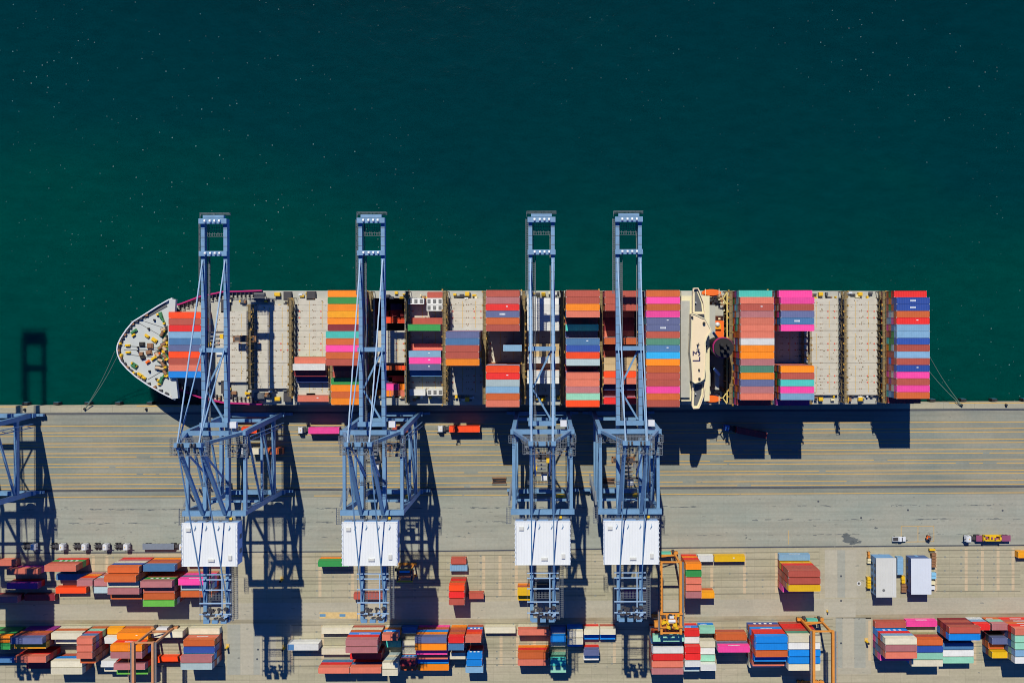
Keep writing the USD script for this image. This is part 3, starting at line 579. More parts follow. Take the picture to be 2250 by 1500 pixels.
# ---------------------------------------------------------------- the container ship
ship = thing('container_ship', 'long container ship moored at the quay, magenta hull, grey hatches, cream bridge', 'ship')
HZ = 11.6                                   # hatch cover tops
def P(pts, z): return Polygon([U(x, y, z) for x, y in pts])
deck_px = [(296, 765), (318, 728), (350, 694), (392, 668), (440, 650.5), (490, 640.5), (560, 638.5), (900, 638.5), (1500, 638.5), (2008, 639.5), (2014, 700), (2014, 830), (2008, 886.5), (1500, 889), (900, 889.5), (560, 889), (490, 885), (440, 874), (392, 856), (350, 834), (318, 800)]
wl_px = [(318, 765), (350, 748), (400, 725), (450, 700), (500, 672), (550, 655), (620, 645), (900, 641), (1500, 641), (1930, 655), (1990, 720), (1990, 810), (1930, 872), (1500, 886), (900, 886), (620, 882), (550, 872), (500, 856), (450, 830), (400, 806), (350, 782)]
def loft(sections):
    n = len(sections[0][0]); v = []; f = []
    for pts, z in sections: v += [(*U(x, y, 10.0), z) for x, y in pts]
    for s in range(len(sections) - 1):
        for i in range(n):
            j = (i + 1) % n; a, b, c, d = s * n + i, s * n + j, (s + 1) * n + j, (s + 1) * n + i
            f += [[a, c, b], [a, d, c]]
    return np.array(v), np.array(f)
lerp = lambda t: [(a * (1 - t) + c * t, b * (1 - t) + d * t) for (a, b), (c, d) in zip(wl_px, deck_px)]
v, f = loft([(lerp(-.1), -8.0), (wl_px, -4.0), (lerp(.55), 2.0), (lerp(.9), 7.0), (deck_px, 9.9)])
n = len(deck_px)
m = trimesh.Trimesh(v, f, process=False)
hull = MB().add(v, f if m.area and np.cross(v[f[0][1]] - v[f[0][0]], v[f[0][2]] - v[f[0][0]])[0] < 0 else f[:, ::-1])
hull.build('hull', M['hull_dark'], ship)
# deck plating with the open hold right of the second crane cut out
main = P(deck_px, 10.0)
pits = P([(823, 655), (889, 655), (889, 726), (823, 726)], 10).union(P([(823, 805), (889, 805), (889, 874), (823, 874)], 10))
MB().poly(main.difference(pits), 9.6, 10.0).build('deck', M['deck'], ship)
for g in pits.geoms:
    hb = MB()
    x0, y0, x1, y1 = g.bounds
    hb.bb(x0, x1, y0, y1, -.2, 0); hb.bb(x0 - .3, x0, y0 - .3, y1 + .3, -.2, 9.55); hb.bb(x1, x1 + .3, y0 - .3, y1 + .3, -.2, 9.55); hb.bb(x0, x1, y0 - .3, y0, -.2, 9.55); hb.bb(x0, x1, y1, y1 + .3, -.2, 9.55)
    hb.build('hold', M['hold'], ship)
# magenta bulwarks by the shoulders, brackets inside with their shadows built in as dark hooks
for pts, s in (([(388, 669.5), (398, 667), (440, 650.7), (490, 640.8), (575, 638.3)], -1), ([(392, 855), (440, 873), (490, 884.5), (575, 888.6)], 1)):
    w = [U(x, y, 11.4) for x, y in pts]
    m = MB()
    for a, b in zip(w[:-1], w[1:]):
        m.bar((*a, 10.75), (*b, 10.75), .55, 1.5)
    m.build('bulwark', M['hull'], ship)
    k = MB()
    for i in range(20):
        t = i / 19; px = 396 + t * 170; py = np.interp(px, [p[0] for p in pts], [p[1] for p in pts])
        x, y = U(px, py - s * 3, 10.6); k.box((x, y + s * 1.1, 10.6), (.25, 1.9, 1.1)); k.box((x - .5, y + s * 1.9, 10.9), (1.2, .2, .2))
    k.build('bulwark_bracket', M['chassis'], ship, kind='stuff')
# forecastle
FZ = 17.0
S_ = 5.554
fc = [(740, 140), (690, 160), (560, 235), (380, 350), (260, 425), (180, 520), (110, 625), (75, 700), (64, 762), (75, 830), (110, 910), (190, 1003), (300, 1100), (430, 1190), (600, 1290), (770, 1375), (765, 1125), (735, 1120), (728, 760), (720, 395), (745, 390)]
fpx = [(245 + x / S_, 630 + y / S_) for x, y in fc]
fp = Polygon([U(x, y, FZ) for x, y in fpx])
MB().poly(fp, FZ - .4, FZ).build('forecastle_deck', M['fore'], ship)
# flared bow plating from the hull up to the forecastle
bow_px = fpx[:16]
low_px = [(383, 674), (372, 682), (355, 697), (338, 716), (322, 734), (312, 746), (304, 756), (299, 762), (297, 765), (299, 769), (305, 777), (318, 792), (333, 810), (352, 830), (372, 846), (386, 853)]
v = [(*U(x, y, FZ), FZ - .1) for x, y in bow_px] + [(*U(x, y, 10), 8.5) for x, y in low_px]
f = []
for i in range(15): f += [[i, 16 + i, 17 + i], [i, 17 + i, i + 1]]
MB().add(v, f).add(v, np.array(f)[:, ::-1]).build('bow_plating', M['hull_dark'], ship)
m = MB()
w = [U(x, y, FZ + 1.1) for x, y in fpx[:16]]
ins = [tuple(p) for p in np.array(fp.buffer(-.5).exterior.coords)]
for a, b in zip(w[:-1], w[1:]): m.bar((*a, FZ + .55), (*b, FZ + .55), .45, 1.1)
m.build('bow_bulwark', M['white'], ship)
# breakwater across the forecastle's aft edge
m = MB()
a, b = U(245 + 722 / S_, 630 + 390 / S_, FZ + 2), U(245 + 742 / S_, 630 + 1122 / S_, FZ + 2)
a2, b2 = U(245 + 738 / S_, 630 + 150 / S_, FZ + 2), U(245 + 768 / S_, 630 + 1365 / S_, FZ + 2)
m.bar((*a, FZ + 1.2), (*b, FZ + 1.2), 2.0, 2.4); m.bar((*a2, FZ + .8), (a[0], a[1] + .1, FZ + .8), 2.4, 1.6); m.bar((b[0], b[1] - .1, FZ + .8), (*b2, FZ + .8), 2.4, 1.6)
m.build('breakwater', M['fore'], ship)
# mooring gear of the bow
def bz(x, y, z=FZ): return U(245 + x / S_, 630 + y / S_, z)
winch_spots = [(640, 520), (620, 570), (655, 640), (640, 700), (650, 760), (600, 740), (560, 830), (650, 850), (600, 900), (630, 950), (620, 1000), (655, 1050), (570, 990)]
for i, (x, y) in enumerate(winch_spots):
    p = bz(x, y, FZ + 1); t = UsdGeom.Xform.Define(stage, str(ship.GetPath()) + '/' + numbered('ship', 'mooring_winch'))
    a = rng.uniform(-.5, .5) + (0.6 if y < 760 else -.6)
    c, s = math.cos(a), math.sin(a)
    MB().box((p[0], p[1], FZ + .25), (3.0, 1.8, .5), a).build('bed', M['green'] if i % 3 else M['chassis'], t)
    MB().cyl((p[0] - c * 1.0, p[1] - s * 1.0, FZ + 1), (p[0] + c * .7, p[1] + s * .7, FZ + 1), .62, 12).build('drum', M['brown'] if i % 2 else paint('rope_drum', (205, 175, 140), rough=.8, grime=.4), t)
    MB().box((p[0] + c * 1.3, p[1] + s * 1.3, FZ + .9), (.8, 1.0, .9), a).build('motor', M['yellow'] if i % 2 else M['black'], t)
for x, y, c, sx, sy, a in ((520, 650, 'yellow', 2.2, 1.3, -.6), (430, 600, 'yellow', 1.8, .9, -.6), (470, 720, 'brown', 2.2, 2.0, 0), (455, 800, 'brown', 2.2, 1.6, .2), (515, 870, 'yellow', 2.4, 1.0, .6), (440, 915, 'orange', 1.6, 1.0, .6), (370, 700, 'black', 2.0, 1.6, 0), (360, 820, 'brown', 1.6, 1.6, 0), (380, 860, 'black', 1.8, 1.4, .3),
    (600, 350, 'green', 1.2, 2.6, .3), (565, 340, 'yellow', 1.2, .8, 0), (625, 400, 'green', .7, 2.6, .35), (640, 445, 'yellow', .9, .9, 0), (270, 545, 'green', 2.6, 1.0, .6), (265, 590, 'yellow', 1.4, .8, .6), (195, 715, 'yellow', 1.8, .8, 0), (200, 800, 'yellow', 1.8, .8, 0), (275, 960, 'green', 2.4, 1.6, -.6), (255, 935, 'yellow', 1.3, .7, -.6), (300, 965, 'yellow', 1.0, .7, -.6),
    (605, 1140, 'green', 1.2, 2.6, -.3), (630, 1100, 'green', .8, 2.0, -.5), (570, 1140, 'yellow', 1.0, .8, 0), (580, 1185, 'yellow', 1.2, .8, 0), (655, 1085, 'yellow', .9, .9, 0), (105, 690, 'yellow', 1.0, 1.2, .2), (115, 835, 'yellow', 1.0, 1.2, -.2), (345, 1070, 'yellow', 2.2, .8, -.55), (390, 1105, 'yellow', 1.8, .8, -.55), (270, 1050, 'yellow', 1.0, .7, -.6),
    (450, 510, 'black', .7, .7, 0), (520, 405, 'black', .7, .7, 0), (460, 1030, 'black', .7, .7, 0), (545, 1125, 'black', .7, .7, 0), (320, 740, 'black', .6, .6, 0), (320, 780, 'black', .6, .6, 0), (660, 720, 'yellow', 1.4, 1.0, 0), (640, 790, 'yellow', 1.6, 1.2, 0), (660, 880, 'orange', 1.0, 1.2, 0), (560, 820, 'orange', 2.2, .8, .4)):
    p = bz(x, y, FZ + .6); MB().box((p[0], p[1], FZ + .35), (sx, sy, .7), a).box((p[0], p[1], FZ + .85), (sx * .7, sy * .7, .28), a).build('deck_fitting', M[c], ship)
m = MB(); mm = MB()
for i in range(34):                                              # fairleads round the bow, ropes on deck
    t = i / 33 * 14.98; k = int(t); u = t - k
    x = fc[k][0] * (1 - u) + fc[k + 1][0] * u; y = fc[k][1] * (1 - u) + fc[k + 1][1] * u
    x += (400 - x) * .055; y += (760 - y) * .055
    if 120 < y < 330 and x > 400: continue
    p = bz(x, y, FZ + .4); (m if i % 3 else mm).box((p[0], p[1], FZ + .45), (1.3, .9, .9), rng.uniform(-.6, .6))
m.build('fairlead', M['chassis'], ship); mm.build('roller', M['brown'], ship)
m = MB()
for a, b in (((330, 440), (640, 620)), ((150, 720), (620, 745)), ((150, 770), (560, 770)), ((240, 830), (600, 870)), ((400, 420), (640, 500)), ((440, 1130), (630, 1020))):
    p, q = bz(*a, FZ + .2), bz(*b, FZ + .2); m.cyl((*p, FZ + .12), (*q, FZ + .12), .07, 5)
m.build('deck_rope', M['chassis'], ship)
p0, p1 = bz(672, 218, FZ), bz(395, 372, FZ); MB().bar((*p0, FZ + .12), (*p1, FZ + .12), 1.5, .2).build('waterway', M['deckgrey'], ship)  # dark strip standing in for the shade of the recess behind the bulwark
# hatch covers, three across, with lashing points and guide lines
ROW0, RP = U(0, 642.9)[1], 13.7 / 5.5        # seaward edge of the first row, row pitch
def rowy(k): return ROW0 - RP * (k - .5)     # centre of row k (1..17) counted from the sea
sock = paint('lashing_point_red', (225, 100, 80), rough=.7, grime=.3)
gl = paint('guide_yellow', (214, 170, 70), rough=.8, var=.15, grime=.7, scale=1.5, grime_col=(190, 185, 165))
def hatch(cx, k0, k1, z=HZ, L=13.0):
    y1, y0 = rowy(k0) + RP / 2 - .06, rowy(k1) - RP / 2 + .06
    h = UsdGeom.Xform.Define(stage, str(ship.GetPath()) + '/' + numbered('ship', 'hatch_cover'))
    MB().bb(cx - L / 2, cx + L / 2, y0, y1, z - 1.55, z).build('plate', M['hatch'], h)
    m = MB()
    for k in range(k0, k1):                                      # raised seams between the rows
        m.bb(cx - L / 2 + .2, cx + L / 2 - .2, rowy(k) - RP / 2 - .05, rowy(k) - RP / 2 + .05, z, z + .05)
    for dx in (-L / 2 + .25, L / 2 - .25): m.bb(cx + dx - .08, cx + dx + .08, y0 + .2, y1 - .2, z, z + .05)
    m.build('seam', M['deck'], h)
    m = MB(); q = MB()
    for k in range(k0, k1 + 1):
        for dx in (-6.05, -.35, .35, 6.05):
            for dy in (-1.13, 1.13): m.box((cx + dx, rowy(k) + dy, z + .05), (.24, .20, .10))
    m.build('container_socket', M['brown'], h)
    kc = (k0 + k1) // 2
    for k in (kc, kc + 1) if k1 - k0 > 3 else ():
        for dx in (-5.6, 2.6, 5.2): q.cyl((cx + dx, rowy(k) + 1.2, z + .02), (cx + dx, rowy(k) + 1.2, z + .12), .30, 8)
    if q.v: q.build('lashing_point', sock, h)
    m = MB()
    for dx in (-1.9, 3.1): m.bb(cx + dx - .09, cx + dx + .09, rowy(k1) - .2, rowy(k0) + .2, z + .004, z + .02)
    m.build('guide_line', gl, h)
    m = MB()
    for _ in range((k1 - k0) * 3):
        m.box((cx + rng.uniform(-5.5, 5.5), rng.uniform(y0 + .5, y1 - .5), z + .07), (rng.uniform(.15, .5), rng.uniform(.1, .3), .12))
    m.build('cleat', M['lash'], h, kind='stuff')
def gx(px): return U(px, 0)[0]               # ground pixel column -> x
BAYS = dict(H1=535, H2=622, H3=707, B4=793.7, B5=868, B6=948, H7=1032.6, B8=1112.8, B9=1193.7, B10=1272.9, B11=1352, B12=1433, B13=1620.6, B14=1700.6, H15=1784, H16=1868, B17=1943.5)
for nme, px in BAYS.items():
    cx = gx(px)
    if nme == 'B5': hatch(cx, 7, 11, L=13.4); continue
    if nme == 'B11': hatch(cx, 1, 6); hatch(cx, 7, 11); hatch(cx, 12, 17); continue
    if nme == 'H1': hatch(cx, 4, 6); hatch(cx, 7, 11); hatch(cx, 12, 14); continue
    if nme == 'H2': hatch(cx, 3, 6); hatch(cx, 7, 11); hatch(cx, 12, 15); continue
    if nme == 'H3': hatch(cx, 2, 6); hatch(cx, 7, 11); hatch(cx, 12, 16); continue
    if nme in ('H7', 'H15', 'H16', 'B9', 'B8', 'B6'): hatch(cx, 2, 6); hatch(cx, 7, 11); hatch(cx, 12, 16); continue
    hatch(cx, 1, 6); hatch(cx, 7, 11); hatch(cx, 12, 17)
# lashing bridges between the bays
def lashing(px, k0=1, k1=17, top=16.6, mat='lash'):
    x = gx(px); b = UsdGeom.Xform.Define(stage, str(ship.GetPath()) + '/' + numbered('ship', 'lashing_bridge'))
    m = MB(); q = MB(); yl = MB()
    ya, yb = rowy(k0) + RP / 2, rowy(k1) - RP / 2
    for k in range(k0, k1 + 2):
        y = rowy(k) + RP / 2
        for dx in (-.55, .55): m.bb(x + dx - .1, x + dx + .1, y - .12, y + .12, 10, top)
        q.bar((x - .55, y, top + .9), (x + .55, y, top + .9), .08); 
        if k <= k1 and k % 3 == 1: m.bar((x - .55, y, 11), (x - .55, y - RP, top), .14); m.bar((x + .55, y - RP, 11), (x + .55, y, top), .14)
        yl.box((x + rng.choice([-.75, .75]), y + rng.uniform(-.5, .5), top + rng.uniform(-.2, .5)), (.5, rng.uniform(.4, .9), .5))
    for z in (13.0, top):
        m.bb(x - .5, x + .5, yb, ya, z - .1, z)
    for dx in (-.6, .6):
        for z in (top + .5, top + 1.0): q.bb(x + dx - .04, x + dx + .04, yb, ya, z - .04, z + .04)
    m.build('frame', M[mat], b); q.build('railing', M['lash'], b); yl.build('lashing_gear', paint('gear_ochre', (196, 148, 56), rough=.7, var=.2, grime=.5, scale=2), b, kind='stuff')
names = list(BAYS.items())
lash_px = [579, 664.5, 750, 831, 908.5, 990, 1072.5, 1153, 1233, 1312.5, 1392.5, 1660.6, 1742.5, 1826, 1906, 1478, 1580]
for px in lash_px:
    tall = 21.5 if px in (990, 1072.5, 1153, 1233, 1312.5, 1392.5, 1660.6, 1742.5, 1580) else 16.8
    lashing(px, 1 if px > 700 else (3 if px < 600 else 2), 17 if px > 700 else (15 if px < 600 else 16), tall)
# side decks: lockers, vents, hatches, yellow stowage boxes
sd = ('white', 'yellow', 'chassis', 'brown', 'cream', 'deckgrey')
def locker(c, p, d):
    MB().box(p, d).box((p[0], p[1], p[2] + d[2] / 2 + .05), (d[0] * .8, d[1] * .7, .09)).build('deck_locker', M[c], ship)
for nme, px in BAYS.items():
    if nme in ('B4', 'B10', 'B12', 'B13', 'B14', 'B17'): continue
    for s in (1, -1):
        for _ in range(9):
            y = (rowy(1) + rng.uniform(-1.2, .9)) if s > 0 else (rowy(17) + rng.uniform(-.9, 1.2))
            if px < 640 and nme != 'H3': y += -s * rng.uniform(0, 3.0)
            c = rng.choice(list(sd)); locker(c, (gx(px) + rng.uniform(-6, 6), y, 10.5 + rng.uniform(0, .3)), (rng.uniform(.5, 1.8), rng.uniform(.4, 1.3), rng.uniform(.6, 1.6)))
for px, y, c, sx, sy in ((518, 5.5, 'chassis', 3.2, 5.0), (476, 6, 'chassis', 2.6, 5), (590, 1.8, 'deckgrey', 4, 3), (650, 1.6, 'chassis', 3, 3.4), (700, 1.5, 'chassis', 3.4, 3.4), (628, 1.0, 'yellow', 2.2, 1.4), (1032, .8, 'yellow', 1.6, 1.6), (1194, .9, 'yellow', 1.6, 1.4), (1784, .9, 'yellow', 1.6, 1.4), (1868, .9, 'yellow', 1.6, 1.4)):
    for s in (1, -1):
        yy = (rowy(1) + RP / 2 - y) if s > 0 else (rowy(17) - RP / 2 + y)
        locker(c, (gx(px), yy, 10.8), (sx, sy, 1.6))
# ---- accommodation, bridge, funnel
acc = UsdGeom.Xform.Define(stage, str(ship.GetPath()) + '/accommodation')
def gy(py): return U(0, py)[1]
MB().bb(gx(1472), gx(1529), gy(866), gy(654), 10, 29).build('house', M['cream'], acc)
MB().bb(gx(1470), gx(1488), gy(858), gy(664), 29, 30.2).build('front_deck', M['deck'], acc)
wh = P([(1519, 690), (1523, 688), (1531, 691), (1543, 697), (1550, 699), (1557, 712), (1562, 722), (1563, 728), (1554, 740), (1550, 752), (1551, 768), (1552, 790), (1551, 805), (1548, 832), (1540, 838), (1527, 842.5), (1521, 838), (1519, 800), (1516, 775), (1518, 740)], 35)
MB().poly(wh, 29.02, 35).build('wheelhouse', M['bridge'], acc)
m = MB()                                                         # forward and aft windows, a ring set proud of the wall
wr = wh.buffer(.06).difference(wh.buffer(-.2)); m.poly(wr, 32.3, 33.8); m.build('window_band', M['glass'], acc)
MB().poly(wh.difference(wh.buffer(-.35)), 35, 35.35).build('parapet', M['cream'], acc)
for pts, outer in (([(1521, 690), (1521, 640), (1523, 632.5), (1533, 632), (1536, 638), (1546, 664), (1549, 690)], 0), ([(1521, 838), (1549, 838), (1546, 868), (1539, 888), (1535, 896.5), (1522, 897), (1519, 890), (1520, 860)], 1)):
    wing = P(pts, 31.5)
    MB().poly(wing, 30.6, 31.5).build('bridge_wing', M['cream'], acc)
    MB().sheet(wing.buffer(-.9), 31.508).build('wing_deck', M['deckgrey'], acc)
    MB().poly(wing.difference(wing.buffer(-.35)).difference(wh.buffer(.3)), 31.5, 32.7).build('wing_rail', M['bridge'], acc)
    x, y = wing.centroid.coords[0]; MB().cyl((x - .8, y, 31.51), (x - .8, y, 32.6), .22, 8).build('searchlight', M['white'], acc)
# roof: antenna domes, mast, painted mark
m = MB()
for px, py, r in ((1547, 710, .5), (1537, 838 - 6, .45), (1536, 812, .3), (1521, 697, .4)): x, y = U(px, py, 35.5); m.cyl((x, y, 35), (x, y, 35.8), r, 10)
m.build('roof_vent', M['black'], acc)
m = MB()
x, y = U(1533, 757, 36); m.bar((x, y, 35), (x, y, 38), .35); m.bar((x - .7, y, 37.2), (x + .7, y, 37.2), .14); m.box((x, y, 38), (.3, 1.3, .2))
m.build('radar_mast', M['chassis'], acc)
tm = meshkit.text_mesh('L3', 2.6, .03, bold=True); v = np.array(tm.vertices); b = v.mean(0); v = v - [b[0], b[1], 0]
x, y = U(1532, 778, 35.2); v = np.c_[-v[:, 1], v[:, 0], v[:, 2]]
MB().add(v + [x, y, 35.004], tm.faces).build('roof_lettering', paint('mark_indigo', (52, 44, 84), rough=.6), acc)
m = MB()
for px, py, w_, h_ in ((1517, 770, .8, 1.0), (1516.5, 735, 1.0, .5), (1552, 762, .8, 1.2)): x, y = U(px, py, 30.6); m.box((x, y, 30.6), (w_, h_, .8))
m.build('deck_box', M['chassis'], acc)
# stepped decks behind the bridge
m = MB(); m.bb(gx(1529) + .01, gx(1575), gy(868), gy(646), 10, 13.0); m.build('aft_deck', M['deck'], acc)
m = MB()
m.bb(gx(1529) + .01, gx(1548), gy(760), gy(672), 13, 22); m.bb(gx(1548) + .01, gx(1572), gy(694), gy(672), 13, 15.4); m.bb(gx(1529) + .01, gx(1540), gy(840), gy(800), 13, 20); m.bb(gx(1548), gx(1556), gy(846), gy(806), 13, 22)
m.build('deckhouse', M['deck'], acc)
MB().bb(gx(1547.5), gx(1572), gy(742), gy(704), 13, 16.5).build('engine_casing', M['orange'], acc)
MB().bb(gx(1549), gx(1565), gy(722), gy(711), 16.5, 17.4).build('casing_hatch', cm('amber'), acc)
x, y = U(1575, 713, 16); MB().mesh(trimesh.creation.icosphere(2, .95).apply_translation((x, y, 17.2))).build('satellite_dome', M['white'], acc, smooth=True)
fx, fy = gx(1549), gy(757)
m = MB(); m.cyl((fx, fy, 13), (fx, fy, 37), 3.5, 24); m.build('funnel', M['funnel'], acc)
m = MB()
for a, b in ((1.2, 1), (-1.0, -1.2), (1.1, -1.3), (-1.2, 1.2), (0, 0)): m.cyl((fx + a, fy + b, 37), (fx + a, fy + b, 39.5), .55, 10)
m.build('exhaust_pipe', M['black'], acc)
ring = trimesh.creation.annulus(3.5, 3.75, 1.6); ring.apply_translation((fx, fy, 35)); MB().mesh(ring).build('funnel_band', M['hull'], acc)
m = MB(); m.bb(gx(1556), gx(1572), gy(762), gy(744), 13, 34); m.build('uptake', M['funnel'], acc)
m = MB()
for px, py in ((1528.5, 727), (1531, 800)):                      # blue stair sides
    x, y = gx(px + 6), gy(py); m.bar((x, y, 30), (x + 3.6, y - 3.0, 22.2), .9, .25)
m.build('stairway', M['crane'], acc)
for py, lab in ((646.5, 'orange lifeboat on the sea side behind the bridge wing'), (867, 'orange lifeboat in shade on the quay side')):
    x, y = gx(1543), gy(py); t = UsdGeom.Xform.Define(stage, str(ship.GetPath()) + '/' + numbered('ship', 'lifeboat')); tag(t, lab)
    z0 = 18.0
    sec = []
    for u in np.linspace(-1, 1, 9):
        w_ = 1.35 * (1 - abs(u) ** 3 * .75); sec.append((u * 3.6, w_))
    top = [(a, b) for a, b in sec] + [(a, -b) for a, b in sec[::-1]]
    MB().poly(Polygon([(x + a, y + b) for a, b in top]), z0, z0 + 1.4).build('boat_hull', M['orange'], t)
    MB().poly(Polygon([(x + a * .85, y + b * .75) for a, b in top]), z0 + 1.4, z0 + 2.4).build('canopy', M['orange'], t)
    m = MB(); 
    for dx in (-2.6, 2.6): m.bar((x + dx, y - .2, 13), (x + dx, y - .2, z0), .3); m.bar((x + dx, y - 1.6, z0 + 2.6), (x + dx, y + 1.4, z0 + 2.6), .22)
    m.build('davit', M['cream'], t)
m = MB(); q = MB(); k = MB()
for py in (652, 668, 690, 720, 770, 800, 830, 855, 872): m.bar((gx(1574.5), gy(py), 13), (gx(1574.5), gy(py), 20), .35)
m.bb(gx(1574) - .1, gx(1574) + .35, gy(874), gy(645), 19.6, 20.1); m.bb(gx(1569), gx(1574), gy(669.4), gy(668), 19.6, 20.0)
for py, s in ((658, 1), (864, -1)):
    m.bar((gx(1566), gy(py), 20), (gx(1574), gy(py) + 2.2 * s, 20), .35); m.bar((gx(1566), gy(py), 20), (gx(1574), gy(py) - 2.2 * s, 20), .35); m.bar((gx(1561), gy(py), 20), (gx(1566), gy(py), 20), .35)
    m.bar((gx(1561), gy(py), 13), (gx(1561), gy(py), 20), .4)
m.build('gantry_frame', paint('frame_straw', (232, 204, 120), rough=.6, grime=.35, scale=1), acc)
for i in range(90):
    px, py = rng.uniform(1531, 1573), rng.choice([rng.uniform(648, 672), rng.uniform(800, 866), rng.uniform(672, 700)])
    (q if i % 2 else k).box((gx(px), gy(py), 13 + .4 + rng.uniform(0, .5)), (rng.uniform(.3, 2.2), rng.uniform(.3, 1.6), rng.uniform(.4, 1.6)))
q.build('ventilator', M['cream'], acc); k.build('deck_machinery', M['brown'], acc)
m = MB()
for px, py in ((1553, 651), (1557, 862)): x, y = gx(px), gy(py); m.cyl((x, y, 13), (x, y, 16.4), .9, 14)
m.build('liferaft_drum', M['white'], acc)
# masts and walkway bits ahead of the house
m = MB()
for py, s in ((652, 1), (872, -1)): m.bar((gx(1467), gy(py), 10), (gx(1479), gy(py) - 1.5 * s, 17), .5); m.bb(gx(1468), gx(1478), gy(py + 6 * s + 1.5), gy(py + 6 * s - 1.5), 10, 13)
m.build('provision_crane', M['cream'], acc)

# ---------------------------------------------------------------- deck cargo
DECK = {}
def bay(name, px, z0, rows, desc, L=12.192, dx=0.0):
    for k, (colours, n, mark) in sorted(rows.items()):
        c = colours
        cx = gx(px) + dx; y = rowy(k)
        for t in range(n - 1):
            low_tier('ship', rng.choice(FILL), L, (cx + rng.uniform(-.04, .04), y + rng.uniform(-.015, .015), z0 + T * t + .02))
        lab = f"{C_NAME.get(c, c)} container, {ORD[k - 1]} row from the sea, {desc}"
        container(c, L, (cx + rng.uniform(-.08, .08), y + rng.uniform(-.015, .015), z0 + T * (n - 1) + .02), lab, 'containers on the ship', mark or None); count['ship'] += 1
def R(s, n, k0=1):
    out = {}
    for i, w_ in enumerate(s.split()):
        if w_ == '-': continue
        c, _, r = w_.partition(':'); nn, _, mk = r.partition(':')
        out[k0 + i] = (c, int(nn) if nn else n, mk)
    return out
# the bow bay has rows of its own
bx, b0 = gx(452), None
for k, c in enumerate('scarlet brick red light_blue steel_blue slate scarlet brick salmon blue'.split()):
    y = U(0, 692 + 14.45 * k, 19.4)[1]
    for t in range(3): low_tier('ship', rng.choice(FILL), 12.192, (bx, y, 9.98 - .96 + T * t + 1.0))
    container(c, 12.192, (bx, y, 9.98 + T * 3 + .06), f"{C_NAME.get(c, c)} container, {ORD[k]} row from the sea, foremost stack behind the bow", 'containers on the ship'); count['ship'] += 1
bay('H3', BAYS['H3'], HZ, R('salmon:2 white:3:small maroon:2 dark_blue:1', 1, 11), 'low stack beside the first orange stack')
bay('H3', BAYS['H3'], 10.0, R('salmon:1:small', 1, 17), 'lone at the quay-side rail')
bay('B4', BAYS['B4'], HZ, R('orange green orange amber orange maroon teal:8 rust_orange:8 pink:8 rust_orange:8 brick:8 maroon:4 brick:4 green:5 orange:5 rust_orange:5 orange:5', 7), 'orange-topped stack left of the second boom')
bay('B6', BAYS['B6'], HZ, R('- - - - brick:1 green:4 - - salmon:1 light_blue:3:small pink:3:small slate:3:small steel_blue:2', 1), 'bay right of the second boom')
bay('H7', BAYS['H7'], HZ, R('slate steel_blue brick brick orange', 8, 7), 'half-empty bay with only a middle stack')
bay('B8', BAYS['B8'], HZ, R('brick mauve red:8:small slate:8:dash rust_orange brick - - - - - scarlet red:8:small light_grey light_blue rust_orange salmon', 8), 'bay left of the third boom')
bay('B9', BAYS['B9'], HZ, R('- white white white white:3:small white - - tan:1 tan:1 white:2 - white white', 3), 'white bay under the third boom')
bay('B10', BAYS['B10'], HZ, R('brick brick orange salmon brick:4 teal:5 dark_blue:4 steel_blue:8:small royal_blue scarlet light_grey maroon:4 salmon salmon mauve mint scarlet', 8), 'bay between third and fourth booms')
bay('B11', BAYS['B11'], HZ, R('brick brick brick salmon:1 maroon:1 maroon:1 salmon:1 rust_orange:5 maroon:2 brick:2 tan:4 tan:4 scarlet:4 salmon:4 dark_blue:3 maroon:2 red:4', 6), 'bay under the fourth boom')
bay('B12', BAYS['B12'], HZ, R('rust_orange pink rust_orange pink slate:8:small slate:8:dash brick sage steel_blue:8:small cyan orange rust_orange brick brick pink rust_orange scarlet'.replace('scarlet', 'brick'), 8), 'full bay just ahead of the bridge')
bay('B13', BAYS['B13'], HZ, R('teal:7 salmon brick:8:small mauve salmon salmon salmon white orange orange mauve sage orange slate mauve salmon maroon:6', 8), 'full bay just behind the funnel')
bay('B14', BAYS['B14'], HZ, R('pink:7 pink brick slate steel_blue:8:dash pink - - - - - orange brick teal pink light_blue magenta:6', 8), 'second bay behind the funnel')
bay('B17', BAYS['B17'], HZ, R('red:5 royal_blue:6:dash royal_blue:6:dash rust_orange red:6:small light_blue light_blue royal_blue brick light_blue brick royal_blue:6:small pink brick pink rust_orange maroon:3', 6), 'sternmost bay')
# 20-foot boxes
def short(c, px, py, z, n, desc, mark=None):
    x, y = U(px, py, z + T * n)
    k = round((ROW0 - y) / RP + .5); y = rowy(k)
    for t in range(n - 1): low_tier('ship', rng.choice(FILL), 6.058, (x, y, z + T * t + .02))
    container(c, 6.058, (x, y, z + T * (n - 1) + .02), desc, 'containers on the ship', mark); count['ship'] += 1
short('white', 914, 660, HZ, 2, 'white reefer container, left of three near the sea rail right of second boom', 'hood')
short('white', 955, 660, HZ, 2, 'white reefer container, upper of two near the sea rail right of second boom', 'hood')
short('white', 955, 675, HZ, 2, 'white reefer container, lower of two near the sea rail right of second boom', 'hood')
short('brick', 956, 646.5, 10.0, 1, 'short brick container at the sea rail above the white reefers', None)
short('white', 917, 867, HZ, 1, 'white reefer container with lettering, left of two near the quay rail', 'small')
short('white', 956, 867, HZ, 1, 'white reefer container, right of two near the quay rail', 'hood')
short('light_blue', 1126, 765, HZ, 6, 'short light blue container alone on a shaded hatch left of third boom')
